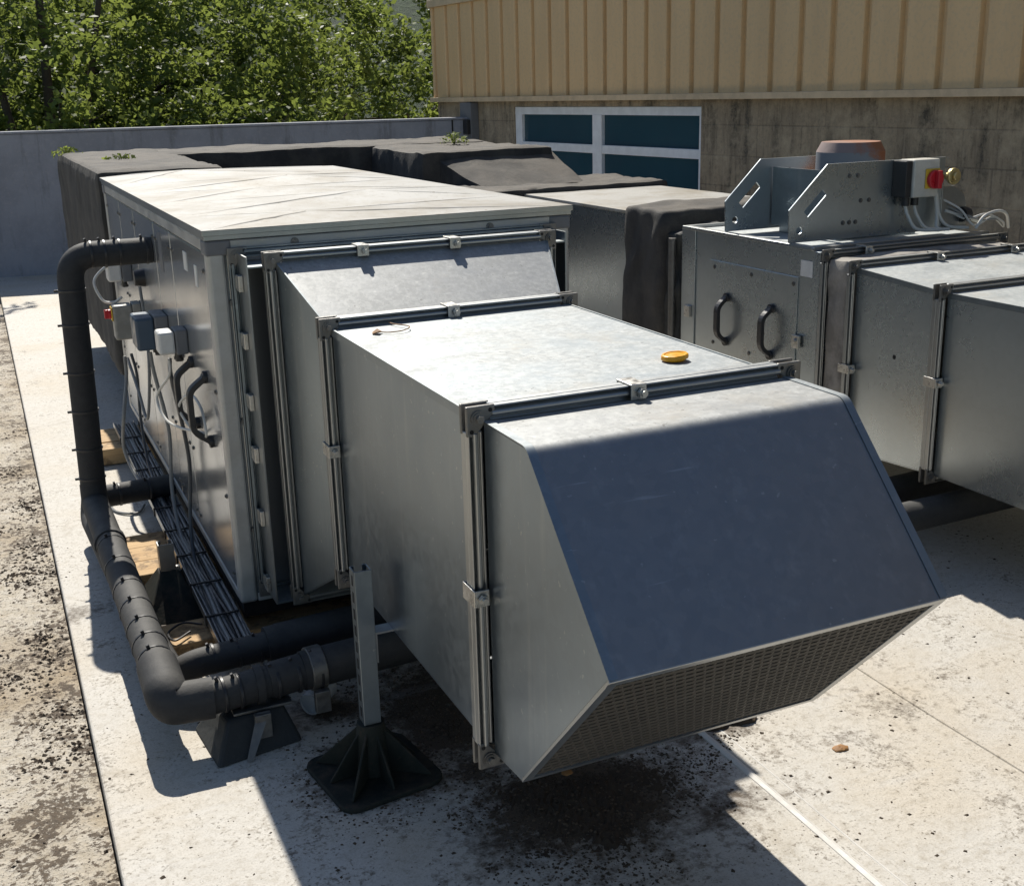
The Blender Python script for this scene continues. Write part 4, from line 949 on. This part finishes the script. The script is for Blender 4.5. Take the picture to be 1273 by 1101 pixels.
for i, (x, y, h, rad, mt, lb, ln, nl_) in enumerate((
    (-2.2,12.6,3.0,1.8,'leaf','dense green tree at the far left edge behind the wall',0,17000),
    (.05,11.3,3.0,1.4,'leaf_b','leafy tree with dark forked trunk behind the left part of the wall',.25,8000),
    (.75,13.2,3.1,1.6,'leaf','green tree just right of the dark forked trunk behind the wall',-.2,13000),
    (1.55,12.2,3.0,1.5,'leaf_b','yellow green tree behind the middle of the grey wall',.1,12000),
    (2.9,11.4,3.0,1.4,'leaf_b','bright leafy tree behind the wall left of the building corner',0,11000),
    (4.5,12.9,3.1,1.6,'leaf','dark green tree behind the wall at the building corner',0,14000),
    (-3.6,14.2,3.6,1.9,'leaf','tall green tree behind the edge tree on the far left',0,15000),
    (2.3,14.6,3.6,1.8,'leaf','dark green tree behind the bright trees near the middle of the wall',0,15000),
    (-.6,14.8,3.6,1.9,'leaf','dark bushy tree directly behind the forked trunk',0,15000),
    (1.0,16.5,4.8,2.4,'leaf','taller green tree in the second row behind the wall',0,14000),
    (4.2,17.0,4.8,2.2,'leaf','tall dark tree in the second row near the building',0,12000),
    (-4.2,16.5,4.8,2.4,'leaf','taller tree far back on the left behind the wall',0,14000))):
    tree(x, y, h, rad, 40+i, lb, mt, nl=int(nl_*1.75), lean=ln, fork=(i == 1))

# ------------------------------------------------------------------ dirt and debris
def crumb_mesh(pts, smin, smax, zfun=lambda x, y: 0, flat=.6, power=3):
    m = MB()
    for x, y in pts:
        s = smin+(smax-smin)*random.random()**power; z = zfun(x, y); a = random.random()*PI; c, q = math.cos(a), math.sin(a); el_ = random.uniform(.5,1.0)
        def P(u, v, h): return (x+(u*c-v*q*el_)*s, y+(u*q+v*c*el_)*s, z+h*s*flat)
        r = random.uniform
        m.add([P(-1,r(-.3,.3),0),P(r(-.3,.3),-1,0),P(1,r(-.3,.3),0),P(r(-.3,.3),1,0),P(r(-.5,.5),r(-.5,.5),1.1)], [(0,1,4),(1,2,4),(2,3,4),(3,0,4)])
    return m
# soil mound under the hood
m = MB(); nx, ny = 130, 120; vs = []
rs = random.Random(2)
def mound(x, y):
    u, v = (x-.55)/.30, (y+1.10)/.22
    k = 1-math.sqrt(u*u+v*v)/(1+.22*math.sin(math.atan2(v,u)*3+1)+.12*math.sin(math.atan2(v,u)*7))
    k2 = 1-math.sqrt(((x-.36)/.30)**2+((y+.62)/.33)**2)/(1+.2*math.sin(math.atan2(y+.62,x-.36)*4))
    return max(k, k2*.55-.12) + .16*wav(x*14, y*13) + .10*wav(x*31, y*29)
for j in range(ny):
    for i in range(nx):
        x = .02+.95*i/(nx-1); y = -1.40+1.2*j/(ny-1); k = mound(x, y)
        vs.append((x, y, -.013+.022*min(1, max(0, k-.02))**.6 + rs.uniform(-.003,.004)))
m.add(vs, [(j*nx+i, j*nx+i+1, (j+1)*nx+i+1, (j+1)*nx+i) for j in range(ny-1) for i in range(nx-1)], False)
tag(link('soil', m, M['soil']), kind='stuff')
pts = []
while len(pts) < 9000:
    x, y = random.uniform(-.05,1.05), random.uniform(-1.5,-.2)
    k = max(mound(x, y), .15-math.hypot((x-.17)/.22, (y+.78)/.20)*.30)
    if random.random() < (.9 if k > 0 else max(.015, .6+k*2.2)): pts.append((x, y))
tag(link('soil_crumbs', crumb_mesh(pts, .0012, .0065, lambda x, y: max(0, -.013+.020*min(1, max(0, mound(x, y)-.02))**.6)), M['crumb'], fixn=False), kind='stuff')
pts = [(x+random.uniform(-.02,.02), y+random.uniform(-.02,.02)) for x, y in random.sample(pts, 2600)]
tag(link('dry_crumbs', crumb_mesh(pts, .0012, .0055, lambda x, y: max(0, -.010+.020*min(1, max(0, mound(x, y)-.02))**.6), power=2), M['soil_dry'], fixn=False), kind='stuff')
# scattered grit over the pale roof
pts = []
while len(pts) < 2600:
    x, y = random.uniform(-.44,2.6), random.uniform(-2.2,1.2)
    if random.random() < .35+.5*max(0, wav(x*3, y*3)): pts.append((x, y))
pts += [(random.gauss(1.05,.10), random.gauss(-.97,.07)) for _ in range(70)]
tag(link('grit', crumb_mesh(pts, .0012, .0075, flat=.45, power=4), M['crumb'], fixn=False), kind='stuff')
# wet leaf mould on the lower roof
pts = []
def gd(x, y): return .5*wav(x*4+.7, y*3.1)+.35*wav(x*9, y*8+2)+.6*math.exp(-((x+.52)/.07)**2)*(.6+.7*wav(y*1.3,.4))-.15
while len(pts) < 6000:
    x, y = random.uniform(-1.35,-.464), random.uniform(-1.7,3.2)
    if random.random() < max(.01, gd(x, y)): pts.append((x, y))
tag(link('leaf_mould', crumb_mesh(pts, .002, .011, lambda x, y: -.05, flat=.6), M['soil'], fixn=False), kind='stuff')
pts = []
while len(pts) < 2200:
    x, y = random.uniform(-1.35,-.464), random.uniform(-1.7,3.2)
    if random.random() < max(.05, gd(x+.05, y+.03)*.7): pts.append((x, y))
tag(link('dry_litter', crumb_mesh(pts, .002, .010, lambda x, y: -.05, flat=.6), M['soil_dry'], fixn=False), kind='stuff')
def clod(name, lb, cat, x, y, r, mt, z=0, flat=.7, seed=0, stretch=(1,1), group=None):
    g = random.Random(seed); m = MB(); n = 12; vs = []
    for j in range(6):
        for i in range(n):
            t = 2*PI*i/n; f = j/5*PI/2; k = r*g.uniform(.75,1.15)
            vs.append((x+k*stretch[0]*math.cos(t)*math.cos(f), y+k*stretch[1]*math.sin(t)*math.cos(f), z+k*flat*math.sin(f)))
    m.add(vs, [(j*n+i, j*n+(i+1)%n, (j+1)*n+(i+1)%n, (j+1)*n+i) for j in range(5) for i in range(n)], True)
    tag(link(name, m, M[mt], loc=(x,y,z)), lb, cat, group)
clod('wood_chunk', 'dark rotten chunk lying at the shadow edge beside the hood', 'debris', 1.075,-.965,.028,'soil',seed=1,stretch=(1.5,.7))
clod('wood_chunk', 'thin dark stick end lying left of the rotten chunk in the shadow', 'debris', 1.00,-.965,.018,'soil',seed=2,stretch=(2.0,.6))
clod('leaf_clump', 'orange brown clump of dead leaf on the sunny pale roof', 'debris', 1.21,-1.18,.016,'deadleaf',seed=3,flat=.4,stretch=(1.4,1))
clod('dead_leaf', 'orange dead leaf on the dark soil under the hood', 'leaf', .543,-1.01,.014,'deadleaf',z=.028,seed=4,flat=.4)
for k, (x, y, r) in enumerate(((1.13,-.90,.011),(1.17,-.905,.010),(1.20,-.87,.009),(1.10,-.925,.008),(1.24,-.88,.008))):
    clod('clod', 'small dark clod on the sunny roof beyond the hood mouth', 'debris', x, y, r, 'soil', seed=10+k, group='small clods by the hood')
bt = thing('plastic_cup', 'cloudy plastic cup lying on its side behind the steel channel post', 'cup', (.10,-.40,0))
m = MB(); m.cyl((.08,-.42,.03),(.14,-.36,.045),.030,.036,n=16); link('cup', m, simple('cloudy_plastic', (.45,.47,.48), .2, 0, 20, .4, .2), bt)
m = MB(); m.tube([(.082+.028*math.cos(t*PI/8)*.7, -.42-.028*math.cos(t*PI/8)*.7, .03+.029*math.sin(t*PI/8)) for t in range(17)], .0025, 6); link('rim', m, M['cable_pale'], bt)
